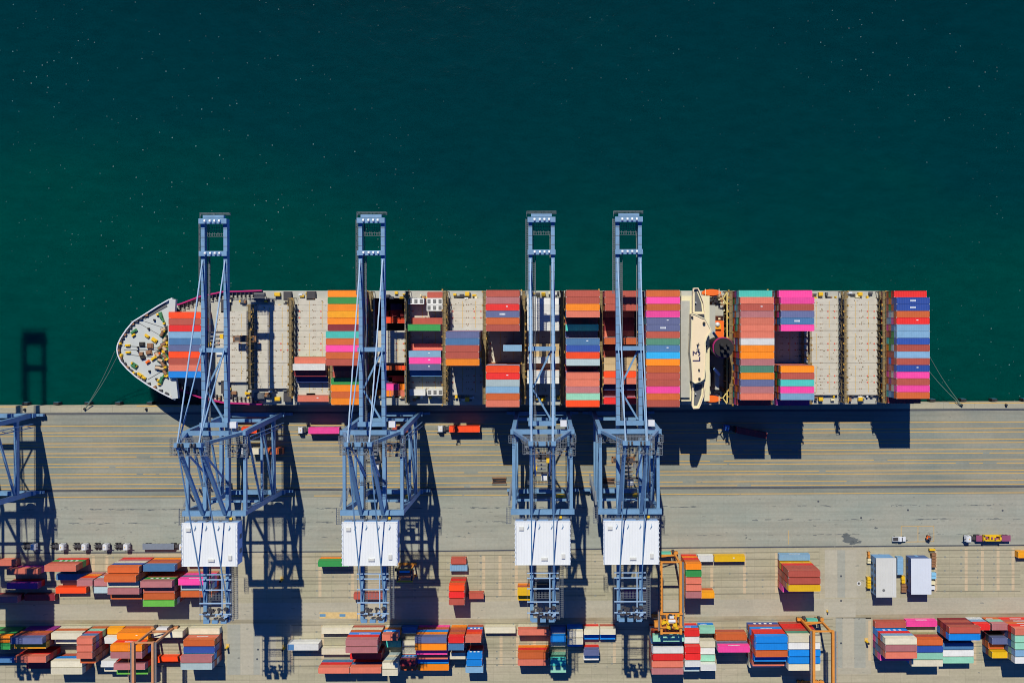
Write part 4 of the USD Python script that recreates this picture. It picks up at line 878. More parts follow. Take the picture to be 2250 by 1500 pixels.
# boxes down in the open hold
for px, py, z, c, lab in ((857, 703, 5.4, 'scarlet', 'left of two scarlet containers in the open hold'), (879.5, 703, 5.4, 'scarlet', 'right of two scarlet containers in the open hold'), (859, 850, 5.4, 'pink', 'pink container in the open hold by the quay side'), (874, 850, 2.8, 'orange', 'orange container in the open hold right of the pink one'),
    (845, 864, 5.4, 'orange', 'orange container in the open hold below the pink one'), (872, 864, 5.4, 'salmon', 'salmon container in the open hold lower right'), (866, 806, 7.6, 'rust_orange', 'rust orange container at the hold edge left of the scarlet one'), (885, 806, 7.6, 'scarlet', 'scarlet container at the hold edge below the middle hatch')):
    x, y = U(px, py, z + 2.6)
    if z > 3:
        low_tier('ship', 'maroon', 6.058, (x, y, z - 2.6))
    container(c, 6.058, (x, y, z), lab, 'containers on the ship'); count['ship'] += 1
for px, py in ((841, 674), (866, 674), (841, 690), (870, 688), (845, 835), (870, 832)):
    x, y = U(px, py, 3); low_tier('ship', rng.choice(['maroon', 'brick', 'dark_blue']), 6.058, (x, y, .1))
stuff['ship'].build('deck_containers', tier_mat, None, 'lower tiers of the containers stacked on the ship', 'stuff')
# mooring lines
for pts, lab in (([(252, 772), (187, 898)], 'left mooring line from the bow to the quay'), ([(258, 782), (188, 897)], 'right mooring line from the bow to the quay'), ([(2042, 782), (2112, 889)], 'right mooring line from the stern to the quay'), ([(2034, 806), (2111, 889.5)], 'left mooring line from the stern to the quay')):
    a = np.array([*U(*pts[0], 15 if pts[0][0] < 1000 else 9), 15 if pts[0][0] < 1000 else 9]); b = np.array([*U(*pts[1], .8), .8])
    m = MB(); n = 10; q = [a + (b - a) * t - np.array([0, 0, 1.6 * math.sin(math.pi * t)]) for t in np.linspace(0, 1, n + 1)]
    for i in range(n): m.cyl(q[i], q[i + 1], .13, 6)
    o = m.build('mooring_line', M['rope']); tag(o, lab, 'rope', 'mooring lines of the ship'); labels.setdefault(lab, []).append(o.GetPath())
# ---------------------------------------------------------------- ship-to-shore cranes: origin between the seaward legs, x along the quay, y to sea
CR = UsdGeom.Xform.Define(stage, '/World/quay_crane_kind'); CR.GetPrim().SetSpecifier(Sdf.SpecifierClass)
def crane():
    x0 = CR; B = lambda m, n, mat=M['crane'], **k: m.build(n, mat, x0, **k)
    hx, top, gz, gxx = 10.0, 45.0, 45.0, 3.9
    yl = -30.6
    for y in (0, yl):
        B(MB().bb(-hx - 1.5, hx + 1.5, y - .8, y + .8, 2.6, 4.6), 'sill_beam')
        for x in (-hx, hx):
            m = MB()
            for d in (-2.4, 2.4): m.box((x + d, y, 1.9), (3.6, 1.0, 1.3)); m.box((x + d, y, 2.5), (.8, .9, .6))
            B(m, 'bogie', M['crane'])
            m = MB()
            for d in (-3.6, -2.4 + 1.2 - .0, 1.2, 3.6): m.cyl((x + d, y - .35, .45), (x + d, y + .35, .45), .42, 10)
            B(m, 'wheel', M['chassis'])
    ty = {0: -1.7, yl: yl + 1.2}
    def leg(x, y, z): t = (z - 4.6) / (top - 4.6); return (x, y + (ty[y] - y) * t, z)
    for y in (0, yl):
        for x in (-hx, hx): B(MB().bar(leg(x, y, 4.6), leg(x, y, top), 1.45, 1.8), 'leg')
    for x in (-hx, hx):
        B(MB().bar(leg(x, 0, 13), leg(x, yl, 13), 1.2, 1.7), 'portal_beam')
        B(MB().bar(leg(x, 0, 27), leg(x, yl, 27), .8, 1.0), 'tie_beam')
        B(MB().bar(leg(x, 0, top), leg(x, yl, top), 1.05, 1.5), 'top_beam')
        B(MB().bar(leg(x, 0, 43), leg(x, yl, 28), .7, .7), 'brace')
        B(MB().bar(leg(x, 0, 26), leg(x, yl, 14), .7, .7), 'brace')
    for y, w in ((0, 1.6), (yl, 1.7)):
        B(MB().bb(-hx - 1.0, hx + 1.0, ty[y] - w / 2 + .01, ty[y] + w / 2, top + .9, top + 2.6), 'cross_beam')
        B(MB().bar((-hx, ty[y], 27), (hx, ty[y], 27), .8, .8) if y else MB().bar((-hx, -1.0, 14.5), (hx, -1.0, 14.5), 1.2, 1.6), 'tie_beam')
    # girders and boom, trolley rails on their inner edges
    for s in (-1, 1):
        B(MB().bb(s * gxx - .6, s * gxx + .6, -67.5, 1.0, 43.4, 45.8), 'main_girder')
        B(MB().bb(s * gxx - .65, s * gxx + .65, 1.3, 72.5, 44.2, 46.6), 'boom_girder')
        m = MB(); m.bb(s * (gxx - .95) - .12, s * (gxx - .95) + .12, -66, 72, 43.3, 43.6)
        B(m, 'trolley_rail', M['steel'])
        m = MB()
        for y in np.arange(4, 72, 3.1): m.box((s * gxx, y, 46.64), (1.32, .14, .08))
        B(m, 'stiffener', M['crane_dark'])
    for y, w in ((27, 1.5), (60.3, 1.7), (1.2, 1.6)):
        B(MB().bb(-gxx - .9, gxx + .9, y - w / 2, y + w / 2, 46.61, 47.8), 'boom_cross_beam')
    m = MB()
    for p, q in (((gxx - .7, 26.3, 45.4), (-gxx + .8, 13.5, 45.4)), ((-gxx + .8, 12.7, 45.4), (gxx - .8, 2.2, 45.4))): m.bar(p, q, .6, .6)
    B(m, 'boom_lattice')
    # walkway and cable trays beside the left girder, ladder rungs
    for a in ((-gxx + .85, -gxx + 1.75, 1.6, 60, 44.6), (-gxx - 1.6, -gxx - .8, 46, 72, 45.1), (gxx + .85, gxx + 1.9, -67, -47, 45.1), (-gxx + .85, -gxx + 1.6, -66, 0, 44.6)):
        B(MB().grating(*a, step=.4, w=.12), 'walkway', M['crane_dark'])
    m = MB()
    def railing(xa, ya, xb, yb, z, step=2.2):
        L_ = math.hypot(xb - xa, yb - ya); n = max(1, int(L_ / step))
        for i in range(n + 1): t = i / n; m.bar((xa + (xb - xa) * t, ya + (yb - ya) * t, z), (xa + (xb - xa) * t, ya + (yb - ya) * t, z + 1.1), .07)
        for dz in (.55, 1.1): m.bar((xa, ya, z + dz), (xb, yb, z + dz), .07)
    railing(-gxx + 1.75, 1.6, -gxx + 1.75, 60, 44.6); railing(-gxx - 1.6, 46, -gxx - 1.6, 72, 45.1); railing(gxx + 1.9, -67, gxx + 1.9, -33, 45.1); railing(-gxx - 1.6, -67, -gxx - 1.6, -46, 45.1)
    # boom tip
    t = MB(); t.bb(-gxx - .9, gxx + .9, 70.6, 72.4, 46.61, 48.0); t.bb(-gxx + .3, gxx - .3, 72.61, 73.6, 45.6, 47.2); B(t, 'boom_tip')
    B(MB().grating(-gxx - 1.2, gxx + 1.2, 73.65, 74.6, 45.1, .4), 'tip_platform', M['crane_dark']); B(MB().grating(-gxx + 1, gxx - 1, 66.5, 70.4, 44.7, .6), 'tip_platform', M['crane_dark'])
    railing(-gxx - 1.2, 74.6, gxx + 1.2, 74.6, 45.1); railing(-gxx - 1.2, 72.6, -gxx - 1.2, 74.6, 45.1)
    t = MB()
    for x in (-2.4, -.6, 1.0, 2.6): t.cyl((x - .3, 71.4, 48.5), (x + .3, 71.4, 48.5), .55, 12); t.cyl((x - .3, 60.3, 48.3), (x + .3, 60.3, 48.3), .5, 12)
    B(t, 'sheave', M['house'])
    # mast: front legs from the leg heads, back legs to the landward cross beam
    az, ay = 69.0, -2.6
    for s in (-1, 1):
        B(MB().bar((s * (hx - .3), ty[0], 47), (s * 3.6, ay, az), .95, 1.0), 'mast_leg')
        B(MB().bar((s * 3.6, ay, az), (s * 3.8, ty[yl], 47.6), 1.1, 1.1), 'mast_back_leg')
        B(MB().bar((s * 3.5, ay, az + .3), (s * gxx, 58.0, 46.8), .4, .4), 'forestay')
        B(MB().bar((s * 3.2, ay, az + .1), (s * gxx, 27.5, 47.6), .36, .36), 'forestay')
        B(MB().bar((s * 3.5, ay, az + .3), (s * gxx, -60.0, 46.2), .36, .36), 'backstay')
        B(MB().bar((s * 2.8, ay - .6, az - 1), (s * 2.4, -17, 46), .5, .5), 'strut')
    B(MB().bb(-4.4, 4.4, ay - .7, ay + .7, az - .2, az + .9), 'mast_head')
    for a in ((-6.2, 6.0, ay - 3.6, ay + 2.0, az - 1.5), (-hx - 1.6, hx + 1.6, -5.4, -2.9, 47.1), (4.4, hx + 1.4, -10, -5.4, 46.3), (-hx - 2.6, -hx - 1.0, -33.5, -28, 45.6), (-hx, hx, yl - .9, yl - .2, 47.7), (-5, 5, -20, -18.6, 46.1)):
        B(MB().grating(*a, step=.5, w=.12), 'platform', M['crane_dark'])
    for a in ((-6.2, ay - 3.6, 6.0, ay - 3.6, az - 1.5), (-6.2, ay + 2, 6, ay + 2, az - 1.5), (-6.2, ay - 3.6, -6.2, ay + 2, az - 1.5), (6, ay - 3.6, 6, ay + 2, az - 1.5), (-hx - 1.6, -5.4, hx + 1.6, -5.4, 47.1), (4.4, -10, hx + 1.4, -10, 46.3), (hx + 1.4, -10, hx + 1.4, -5.4, 46.3), (-hx - 2.6, -33.5, -hx - 2.6, -28, 45.6), (-hx, yl - .9, hx, yl - .9, 47.7), (-hx - 2.6, -33.5, -hx - 1, -33.5, 45.6)): railing(*a)
    t = MB()
    for x in (-2.6, -1.5, 1.4, 2.5): t.cyl((x - .25, ay, az + 1.5), (x + .25, ay, az + 1.5), .75, 12)
    B(t, 'mast_sheave', M['chassis'])
    crng = random.Random(3)
    t = MB()
    for i in range(16): t.box((crng.uniform(-5.5, 5.4), ay + crng.uniform(-3.2, -.9), az - 1.1), (crng.uniform(.3, 1.2), crng.uniform(.3, .9), crng.uniform(.4, 1)))
    for i in range(14): t.box((crng.uniform(4.8, hx + 1), crng.uniform(-9.6, -5.8), 46.7), (crng.uniform(.3, 1.3), crng.uniform(.3, 1.0), crng.uniform(.4, 1)))
    B(t, 'machinery', M['crane_dark'])
    B(MB().bb(6.2, 8.4, -.6 + .9, 1.5 + .9, 47.65, 49.4), 'operator_cabin', M['white'])
    # machinery house on the backreach
    h = UsdGeom.Xform.Define(stage, str(x0.GetPath()) + '/machinery_house')
    hz0, hz1, ya, yb = 46.2, 51.4, -46.2, -31.8
    MB().bb(-9.3, 9.3, ya, yb, hz0, hz1).build('wall', paint('house_wall', (150, 185, 225), rough=.5, var=.04, grime=.15), h)
    m2 = MB(); v, f = corrugated(18.9, yb - ya + .5, .9, .05); m2.add(v + [0, (ya + yb) / 2, hz1 + .16], f); m2.bb(-9.5, 9.5, ya - .28, ya + .02, hz1 + .01, hz1 + .2); m2.bb(-9.5, 9.5, yb - .02, yb + .28, hz1 + .01, hz1 + .2); m2.build('roof', M['house'], h)
    m2 = MB()
    for y in np.arange(ya + 1, yb, 1.6):
        for x in (-9.5, 9.5): m2.box((x, y, hz1 + .35), (.14, .5, .3))
    m2.build('roof_clip', M['white'], h)
    for x_, y_, w_, d_ in ((-7.2, -34, 1.6, 1.2), (7.0, -43.5, 1.2, 1.6), (0.6, -44.4, 2.2, .9)): MB().box((x_, y_, hz1 + .38), (w_, d_, .4)).box((x_, y_, hz1 + .62), (w_ * .8, d_ * .8, .08)).build('roof_hatch', M['roofgrey'], h)
    m2 = MB()
    for y_ in np.arange(ya + .4, yb, 2.0):
        for x_ in (-9.2, 9.2): m2.bar((x_, y_, hz1 + .2), (x_, y_, hz1 + 1.2), .06)
    for x_ in (-9.2, 9.2): m2.bar((x_, ya + .4, hz1 + 1.2), (x_, yb - .4, hz1 + 1.2), .06)
    m2.build('roof_handrail', M['crane_pale'], h)
    m2 = MB()
    for x in (-6, -2, 2.5, 6): m2.bb(x - .6, x + .6, yb + .005, yb + .05, hz0 + 1.6, hz0 + 3.2)
    for y in (-42, -37): m2.bb(9.305, 9.35, y - .8, y + .8, hz0 + .6, hz0 + 2.8)
    m2.build('louvre', M['crane_dark'], h)
    m2 = MB()
    for x in (-5.4, -1.6, 2.6, 6.3): m2.bar((x, yb + .4, hz0 + 4.4), (x + .7, yb - 1.4, hz1 + .5), .18); m2.bar((x + .7, yb - 1.4, hz1 + .5), (x + .2, yb - 2.3, hz1 + .5), .18)
    m2.build('davit', M['crane'], h)
    m2 = MB(); m2.box((6.2, yb + .9, 48.5), (.9, .7, .7)); m2.build('warning_lamp', M['yellow'], h)
    # rear frame
    t = MB()
    for y in (-50.6, -52.4, -56, -60.6, -64.4): t.bar((-gxx - 1.6, y, 46.6), (gxx + 1.6, y, 46.6), .36, .36)
    t.bar((2.4, -50.6, 46.7), (2.4, -66, 46.7), .36, .36)
    B(t, 'rear_frame', M['crane_pale'])
    t = MB()
    for i in range(26): t.box((crng.uniform(-4.2, 4.2), crng.uniform(-66.6, -62), 46.4 + crng.uniform(0, .5)), (crng.uniform(.4, 1.6), crng.uniform(.3, 1.0), crng.uniform(.4, 1.4)), crng.uniform(-.3, .3))
    B(t, 'rear_machinery', M['chassis'], kind='stuff')
    for x in (-3, 0, 3): B(MB().box((x, -66.9, 46.6), (2.0, 1.1, 1.2)), 'counterweight')
    t = MB()
    for i in range(8): t.box((crng.uniform(-4.2, 4.2), crng.uniform(-66, -63), 47.2), (crng.uniform(.4, 1.3), crng.uniform(.3, .7), .5), crng.uniform(-.3, .3))
    B(t, 'rear_fitting', M['crane_pale'], kind='stuff')
    B(MB().grating(-gxx + .8, gxx - .8, -60, -57, 45.0, .5), 'rear_grating', M['crane_dark']); B(MB().grating(gxx + 2.0, gxx + 3.2, -66.5, -47, 44.7, .45), 'rear_grating', M['crane_dark'])
    railing(gxx + 3.2, -66.5, gxx + 3.2, -46, 44.7)
    # stairs up the left rear leg, cable reel, festoon
    for i in range(9):
        z = 5 + i * 4.4; y = yl + 3 if i % 2 else yl + 7
        m.bar((-hx - 1.6, y, z), (-hx - 1.6, yl + 10 - (y - yl), z + 4.4), .7, .18)
    B(m, 'railing', M['crane_dark'])
    t = MB()
    for k in range(7): t.bar((hx + .2, -4 - k * .0, 6 + k * 5.4), (hx + 1.5, -4.5, 6 + k * 5.4), .2)
    t.bar((hx + 1.5, -3.2, 4.6), (hx + 1.5, -3.2, 44), .3); t.bar((hx + 1.5, -4.6, 4.6), (hx + 1.5, -4.6, 44), .3); B(t, 'elevator_frame', M['crane'])
    t = MB(); t.cyl((hx - 3, yl - 1.0, 6.5), (hx - 3, yl - 1.8, 6.5), 2.0, 18); B(t, 'cable_reel', M['yellow'])
crane()
CRANES = [('partial left crane', 24, 'blue quay crane cut off by the left edge of the photo'), ('bow crane', 568, 'light blue quay crane over the bow hatches, leftmost complete one'), ('second', 868, 'light blue quay crane reaching over the open hold, second complete one from left'), ('third', 1192, 'light blue quay crane over the white containers, third complete one'), ('fourth', 1358, 'light blue quay crane beside the middle orange gantry, rightmost one')]
for nm, px, lab in CRANES:
    x, y = U(px, 908.5 + 2.3 - .0045 * px)
    thing('quay_crane', lab, 'crane', (x, y, 0), RZ, 'blue ship-to-shore cranes on the quay', ref=CR.GetPath())
    px_, ly = {'bow crane': (px, 30.2), 'third': (px, -13.5), 'fourth': (px, -15.5), 'second': (px, -9.5), 'partial left crane': (px, -20)}[nm]
    if nm == 'partial left crane': continue
    cx, cy = rot2(0, ly, THETA); cx += x; cy += y
    which = {'bow crane': 'first', 'second': 'second', 'third': 'third', 'fourth': 'fourth'}[nm]
    t = thing('crane_trolley', f'dark crane trolley between the girders of the {which} blue crane', 'trolley', (cx, cy, 43.7), RZ, 'trolleys on the quay crane girders')
    m = MB(); m.bb(-3.3, 3.3, -3.2, -2.6, .2, .8); m.bb(-3.3, 3.3, 2.6, 3.2, .2, .8); m.bb(-3.0, -2.5, -3, 3, .2, .8); m.bb(2.5, 3.0, -3, 3, .2, .8); m.build('frame', M['chassis'], t)
    m = MB()
    for a in (-1.4, 0, 1.4): m.cyl((-1.9, a, 1.2), (1.2, a, 1.2), .38, 10)
    m.build('rope_drum', M['steel'], t)
    m = MB(); m.box((2.0, 1.5, 1.2), (1.2, 1.5, .9)); m.box((-2.2, -1.2, 1.0), (.9, 1.3, .8)); m.build('motor', M['yellow'] if nm in ('bow crane', 'third') else M['steel'], t)
    MB().box((0.6, -4.6, -1.4), (2.0, 2.2, 2.4)).build('cab', M['white'], t)
    MB().box((0.6, -4.6, -1.5), (2.1, 1.7, 1.2)).build('cab_window', M['glass'], t)
    sz = {'bow crane': 15.5, 'second': 30.0, 'third': 24.0, 'fourth': 22.0}[nm]
    s = thing('spreader', {'first': 'brown container spreader hanging over the bow hatches', 'second': 'container spreader hanging inside the second crane portal', 'third': 'container spreader hanging inside the third crane portal', 'fourth': 'container spreader hanging inside the fourth crane portal'}[which], 'spreader', (cx, cy, sz), RZ, 'container spreaders hanging from the cranes')
    m = MB(); m.bb(-4.2, 4.2, -1.2, -.7, 0, .6); m.bb(-4.2, 4.2, .7, 1.2, 0, .6); m.bb(-4.4, -3.8, -1.2, 1.2, -.2, .6); m.bb(3.8, 4.4, -1.2, 1.2, -.2, .6); m.bb(-1.6, 1.6, -1.3, 1.3, .61, 1.3); m.build('frame', M['brown'], s)
    m = MB(); m.bb(-1.2, 1.2, -1.0, 1.0, 1.31, 2.2); m.bb(-3.7, -1.7, -.6, .6, .1, .9); m.bb(1.7, 3.7, -.6, .6, .1, .9); m.build('head_block', M['chassis'], s)
    m = MB()
    for a in (-1, 1):
        for b in (-1, 1): m.bar((a * 1.0, b * .9, 2.2), (a * 1.8, b * 1.6, 43.6 - sz), .07)
    m.build('hoist_rope', M['chassis'], s)

# ---------------------------------------------------------------- orange yard gantries on rubber tyres
def gantry(px, py, label, mat, ztop, span, trolley, house, hs='north'):
    x, y = U(px, py); t = thing('yard_gantry', label, 'gantry crane', (x, y, 0), RZ, 'orange gantry cranes over the container yard')
    hx = 3.65
    for yy in (0, -span):
        MB().bb(-hx - 1.6, hx + 1.6, yy - .45, yy + .45, 1.5, 2.6).build('sill_beam', mat, t)
        m = MB(); q = MB()
        for sx in (-1, 1):
            for d in (-.9, .9):
                m.cyl((sx * hx + d, yy - .3, .78), (sx * hx + d, yy + .3, .78), .76, 14); q.cyl((sx * hx + d, yy - .32, .78), (sx * hx + d, yy + .32, .78), .3, 10)
        m.build('tyre', M['black'], t); q.build('hub', mat, t)
        for sx in (-1, 1): MB().bar((sx * hx, yy, 2.6), (sx * hx, yy, ztop - .6), .75, .85).build('leg', mat, t)
        m = MB(); m.bar((-hx, yy, 5.6), (hx, yy, 5.6), .5, .7); m.bar((-hx, yy, 8.2), (hx, yy, 5.8), .3); m.build('cross_tie', mat, t)
    for sx in (-1, 1):
        MB().bb(sx * hx - .45, sx * hx + .45, -span - 1.2, 1.2, ztop - .6, ztop + .9).build('girder', mat, t)
        m = MB(); m.bb(sx * (hx + .6), sx * (hx + 1.3), -span, 1, ztop + .2, ztop + .3) if sx > 0 else m.bb(-hx - 1.3, -hx - .6, -span, 1, ztop + .2, ztop + .3); m.build('walkway', M['crane_dark'], t)
    m = MB(); m.bar((-hx, .9, ztop), (hx, .9, ztop), .5, .7); m.bar((-hx, -span - .9, ztop), (hx, -span - .9, ztop), .5, .7); m.build('end_tie', mat, t)
    m = MB()
    for yy in np.arange(-span, 1, 2.0): m.bar((hx + 1.3, yy, ztop + .3), (hx + 1.3, yy, ztop + 1.3), .06); m.bar((-hx - 1.3, yy, ztop + .3), (-hx - 1.3, yy, ztop + 1.3), .06)
    for sx in (-1, 1): m.bar((sx * (hx + 1.3), -span, ztop + 1.3), (sx * (hx + 1.3), 1, ztop + 1.3), .06)
    m.build('railing', mat, t)
    MB().bb(-2.0, 2.2, -.75, .85, 2.61, 4.9).build('power_house', house, t)
    m = MB(); m.box((-2.9, 1.1, 3.2), (1.2, .9, 1.2)); m.box((3.1, 1.0, 3.0), (.9, .8, 1.6)); m.cyl((2.9, .2, 3), (2.9, .2, 5.6), .18, 8); m.build('equipment', M['chassis'], t)
    ty = trolley; k = UsdGeom.Xform.Define(stage, str(t.GetPath()) + '/trolley'); r = random.Random(px)
    m = MB(); m.bb(-4.2, 4.2, ty - 2.8, ty - 2.2, ztop + .95, ztop + 1.5); m.bb(-4.2, 4.2, ty + 2.2, ty + 2.8, ztop + .95, ztop + 1.5); m.bb(-2, -1.4, ty - 2.2, ty + 2.2, ztop + .95, ztop + 1.5); m.bb(1.4, 2, ty - 2.2, ty + 2.2, ztop + .95, ztop + 1.5); m.build('frame', mat, k)
    m = MB(); m.cyl((-1.2, ty, ztop + 2.0), (1.4, ty, ztop + 2.0), .6, 12); m.box((0, ty + 1.6, ztop + 2), (1.6, .9, .9)); m.build('hoist', M['white'], k)
    m = MB()
    for i in range(12): m.box((r.uniform(-4, 4), ty + r.uniform(-2.8, 2.8), ztop + 1.8 + r.uniform(0, .5)), (r.uniform(.4, 1.6), r.uniform(.4, 1.2), r.uniform(.5, 1.2)), r.uniform(-.4, .4))
    m.build('machinery', M['yellow'] if mat is M['rtg'] else M['rtg_old'], k)
    m = MB()
    for i in range(9): m.box((r.uniform(-4, 4), ty + r.uniform(-2.8, 2.8), ztop + 1.7 + r.uniform(0, .4)), (r.uniform(.3, 1.0), r.uniform(.3, .9), r.uniform(.4, .9)))
    m.build('control_box', M['chassis'], k)
    MB().box((-hx - 1.6, ty - 2.2, ztop - 1.6), (1.7, 1.9, 2.3)).build('cab', mat, k)
    s = MB(); s.bb(-6.05, 6.05, ty - 1.2, ty - .8, ztop - 5, ztop - 4.5); s.bb(-6.05, 6.05, ty + .8, ty + 1.2, ztop - 5, ztop - 4.5); s.bb(-1.5, 1.5, ty - 1.1, ty + 1.1, ztop - 4.49, ztop - 3.6)
    for a in (-1, 1):
        for b in (-1, 1): s.bar((a * 1.2, ty + b * .9, ztop - 3.6), (a * 1.2, ty + b * 1.2, ztop + 1), .07)
    s.build('spreader', M['chassis'], k)
gantry(1459, 1211, 'orange tyre gantry right of the fourth crane house, over the upper yard', M['rtg'], 18.3, 25.0, -20.8, M['teal'])
gantry(1777, 1356, 'orange tyre gantry standing over the tall blue and cream stacks', M['rtg'], 17.8, 25.0, -22.6, M['teal'])
gantry(366.5, 1374.5, 'faded orange tyre gantry at lower left beside the orange containers', M['rtg_old'], 20.3, 25.0, -20.5, M['white'])

# ---------------------------------------------------------------- vehicles
def wheel(m, x, y, r=.52, w=.34): m.cyl((x, y - w / 2, r), (x, y + w / 2, r), r, 12)
def tractor(px, py, label, face=1, trailer=0.0, rz=RZ, cab=None, bed=None, bedlab=None, group='terminal tractors waiting in a row'):
    """A terminal truck: origin at the cab's front, body to -x; face -1 turns it round."""
    x, y = U(px, py); t = thing('terminal_truck', label, 'truck', (x, y, 0), rz + (180 if face < 0 else 0), group)
    cab = cab or M['white']
    b = trimesh.creation.extrude_polygon(Polygon([(-2.1, .9), (-.25, .9), (0, 1.4), (-.3, 2.5), (-.6, 2.95), (-2.1, 2.95)]), 2.3)
    v = np.array(b.vertices); v = np.c_[v[:, 0], v[:, 2] - 1.15, v[:, 1]]
    MB().add(v, np.array(b.faces)[:, ::-1]).build('cab', cab, t)
    m = MB(); m.bar((-.14, 0, 2.02), (-.29, 0, 2.5), 1.9, .04); m.bb(-1.5, -.7, 1.16, 1.18, 1.7, 2.5); m.bb(-1.5, -.7, -1.18, -1.16, 1.7, 2.5); m.build('windscreen', M['glass'], t)
    m = MB(); m.bb(-6.6, -.3, -.5, -.2, .75, 1.05); m.bb(-6.6, -.3, .2, .5, .75, 1.05); m.bb(-4.6, -3.2, -.7, .7, .8, 1.2); m.bb(-3.1, -2.3, -1.1, 1.1, .8, 1.5); m.cyl((-5.2, 0, 1.06), (-5.2, 0, 1.25), .6, 12); m.build('chassis', M['chassis'], t)
    m = MB()
    for a in (-.9, -4.7, -5.9):
        for b_ in (-1, 1): wheel(m, a, b_ * .98)
    m.build('wheel', M['black'], t)
    MB().bb(-1.6, -1.35, -.25, .25, 2.951, 3.08).build('roof_beacon', M['yellow'], t)
    if trailer:
        m = MB(); a = -4.6; m.bb(a - trailer, a, -.65, -.35, 1.26, 1.55); m.bb(a - trailer, a, .35, .65, 1.26, 1.55)
        for q in np.arange(.2, trailer, 1.5): m.bb(a - q - .12, a - q + .12, -1.2, 1.2, 1.26, 1.5)
        for q in (.2, trailer / 2 - .3, trailer / 2 + .3, trailer - .15): m.bb(a - q - .15, a - q + .15, -1.22, 1.22, 1.3, 1.53)
        m.build('trailer_frame', M['chassis'], t)
        m = MB()
        for q in (trailer - 1.2, trailer - 2.5):
            for b_ in (-1, 1): wheel(m, a - q, b_ * .98)
        m.build('trailer_wheel', M['black'], t)
    if bed is not None: MB().bb(-4.6 - trailer, -4.7, -1.2, 1.2, 1.551, 1.72).build('load_bed', bed, t)
    return t
def on_truck(px, py, face, c, off, L, label, rz=RZ, mark=None):
    x, y = U(px, py); a = math.radians(rz + (180 if face < 0 else 0)); dx, dy = rot2(-4.6 - off - L / 2, 0, a)
    container(c, L, (x + dx, y + dy, 1.56), label, 'containers carried by trucks', mark, rz)
for i, (px, lab) in enumerate(((88, 'white terminal truck in the left crane shadow'), (150, 'white terminal truck second in the waiting row'), (199, 'white terminal truck third in the waiting row'), (245, 'white terminal truck fourth in the waiting row'), (290, 'white terminal truck fifth in the waiting row'))):
    tractor(px, 1197.5, lab)
tractor(412, 1197.5, 'terminal truck with a long bluish flat trailer beside the first crane house', trailer=12.6, bed=paint('bed_blue_grey', (118, 128, 142), rough=.7, var=.15, grime=.6, scale=1), group=None)
tractor(657, 943, 'white truck carrying a pink container left of the second crane', -1, 12.6, group='trucks on the apron lanes'); on_truck(657, 943, -1, 'pink', .2, 12.192, 'pink container on the truck left of the second crane')
tractor(962.5, 940, 'white truck carrying a long scarlet container right of the second crane', -1, 12.6, group='trucks on the apron lanes'); on_truck(962.5, 940, -1, 'scarlet', .2, 12.192, 'scarlet container on the truck right of the second crane')
tractor(1587.5, 936.5, 'blue-cab truck turning in the ship shadow with a maroon container', -1, 12.6, rz=-11, cab=paint('cab_blue', (60, 120, 200), rough=.4, grime=.1), group='trucks on the apron lanes'); on_truck(1587.5, 936.5, -1, 'maroon', .2, 12.192, 'maroon container on the truck turning in the ship shadow', rz=-11)
tractor(533, 988, 'white truck under the first crane carrying two short containers', -1, 12.6, group='trucks on the apron lanes'); on_truck(533, 988, -1, 'cream', .1, 6.058, 'short cream container on the truck under the first crane'); on_truck(533, 988, -1, 'rust_orange', 6.4, 6.058, 'short rust orange container at the rear of the truck under the first crane')
tractor(512, 942, 'truck in shadow under the first crane carrying a short scarlet container', -1, 12.6, group='trucks on the apron lanes'); on_truck(512, 942, -1, 'scarlet', .2, 6.058, 'short scarlet container on the shaded truck under the first crane')
tractor(806, 941, 'truck in shadow under the second crane carrying a short brick container', -1, 12.6, group='trucks on the apron lanes'); on_truck(806, 941, -1, 'brick', 6.3, 6.058, 'short brick container on the truck under the second crane')
t = tractor(2114.5, 1180, 'white truck with a mauve flatbed carrying a yellow frame, near the right edge', -1, 13.8, bed=M['mauve'], group=None)
x, y = U(2173, 1178); s = thing('spreader', 'yellow container spreader lying on the mauve flatbed near the right edge', 'spreader', (x, y, 1.73), RZ)
m = MB(); m.bb(-3.6, 3.6, -1.2, -.7, 0, 1.0); m.bb(-3.6, 3.6, .7, 1.2, 0, 1.0); m.bb(-3.6, -2.9, -1.2, 1.2, .1, 1.2); m.bb(2.9, 3.6, -1.2, 1.2, .1, 1.2); m.bb(-1.2, 1.4, -.69, .69, .1, 1.1); m.build('frame', M['yellow'], s)
m = MB(); m.box((-.3, .1, 1.3), (.6, .8, .4)); m.box((1.0, -.2, 1.3), (.5, .9, .4)); m.box((-2.2, .2, .6), (.9, .8, .6)); m.build('motor', M['mauve'], s)
m = MB()
for a in (-3.3, 3.3):
    for b_ in (-1, 1): m.cyl((a, b_ * .95, 1.2), (a, b_ * .95, 1.6), .25, 8)
m.build('guide', M['chassis'], s)
# pickup
x, y = U(1973.5, 1182.5); t = thing('pickup', 'white pickup with a dark open bed parked above the white buildings', 'pickup', (x, y, 0), RZ)
b = trimesh.creation.extrude_polygon(Polygon([(-2.65, .45), (2.6, .45), (2.65, .95), (1.5, 1.08), (-2.65, 1.08)]), 1.84); v = np.array(b.vertices)
MB().add(np.c_[v[:, 0], v[:, 2] - .92, v[:, 1]], np.array(b.faces)[:, ::-1]).build('body', M['white'], t)
b = trimesh.creation.extrude_polygon(Polygon([(-.35, 1.081), (1.45, 1.081), (.75, 1.72), (-.25, 1.74)]), 1.66); v = np.array(b.vertices)
MB().add(np.c_[v[:, 0], v[:, 2] - .83, v[:, 1]], np.array(b.faces)[:, ::-1]).build('cabin', M['white'], t)
MB().bar((1.36, 0, 1.19), (.83, 0, 1.68), 1.5, .05).build('windscreen', M['glass'], t)
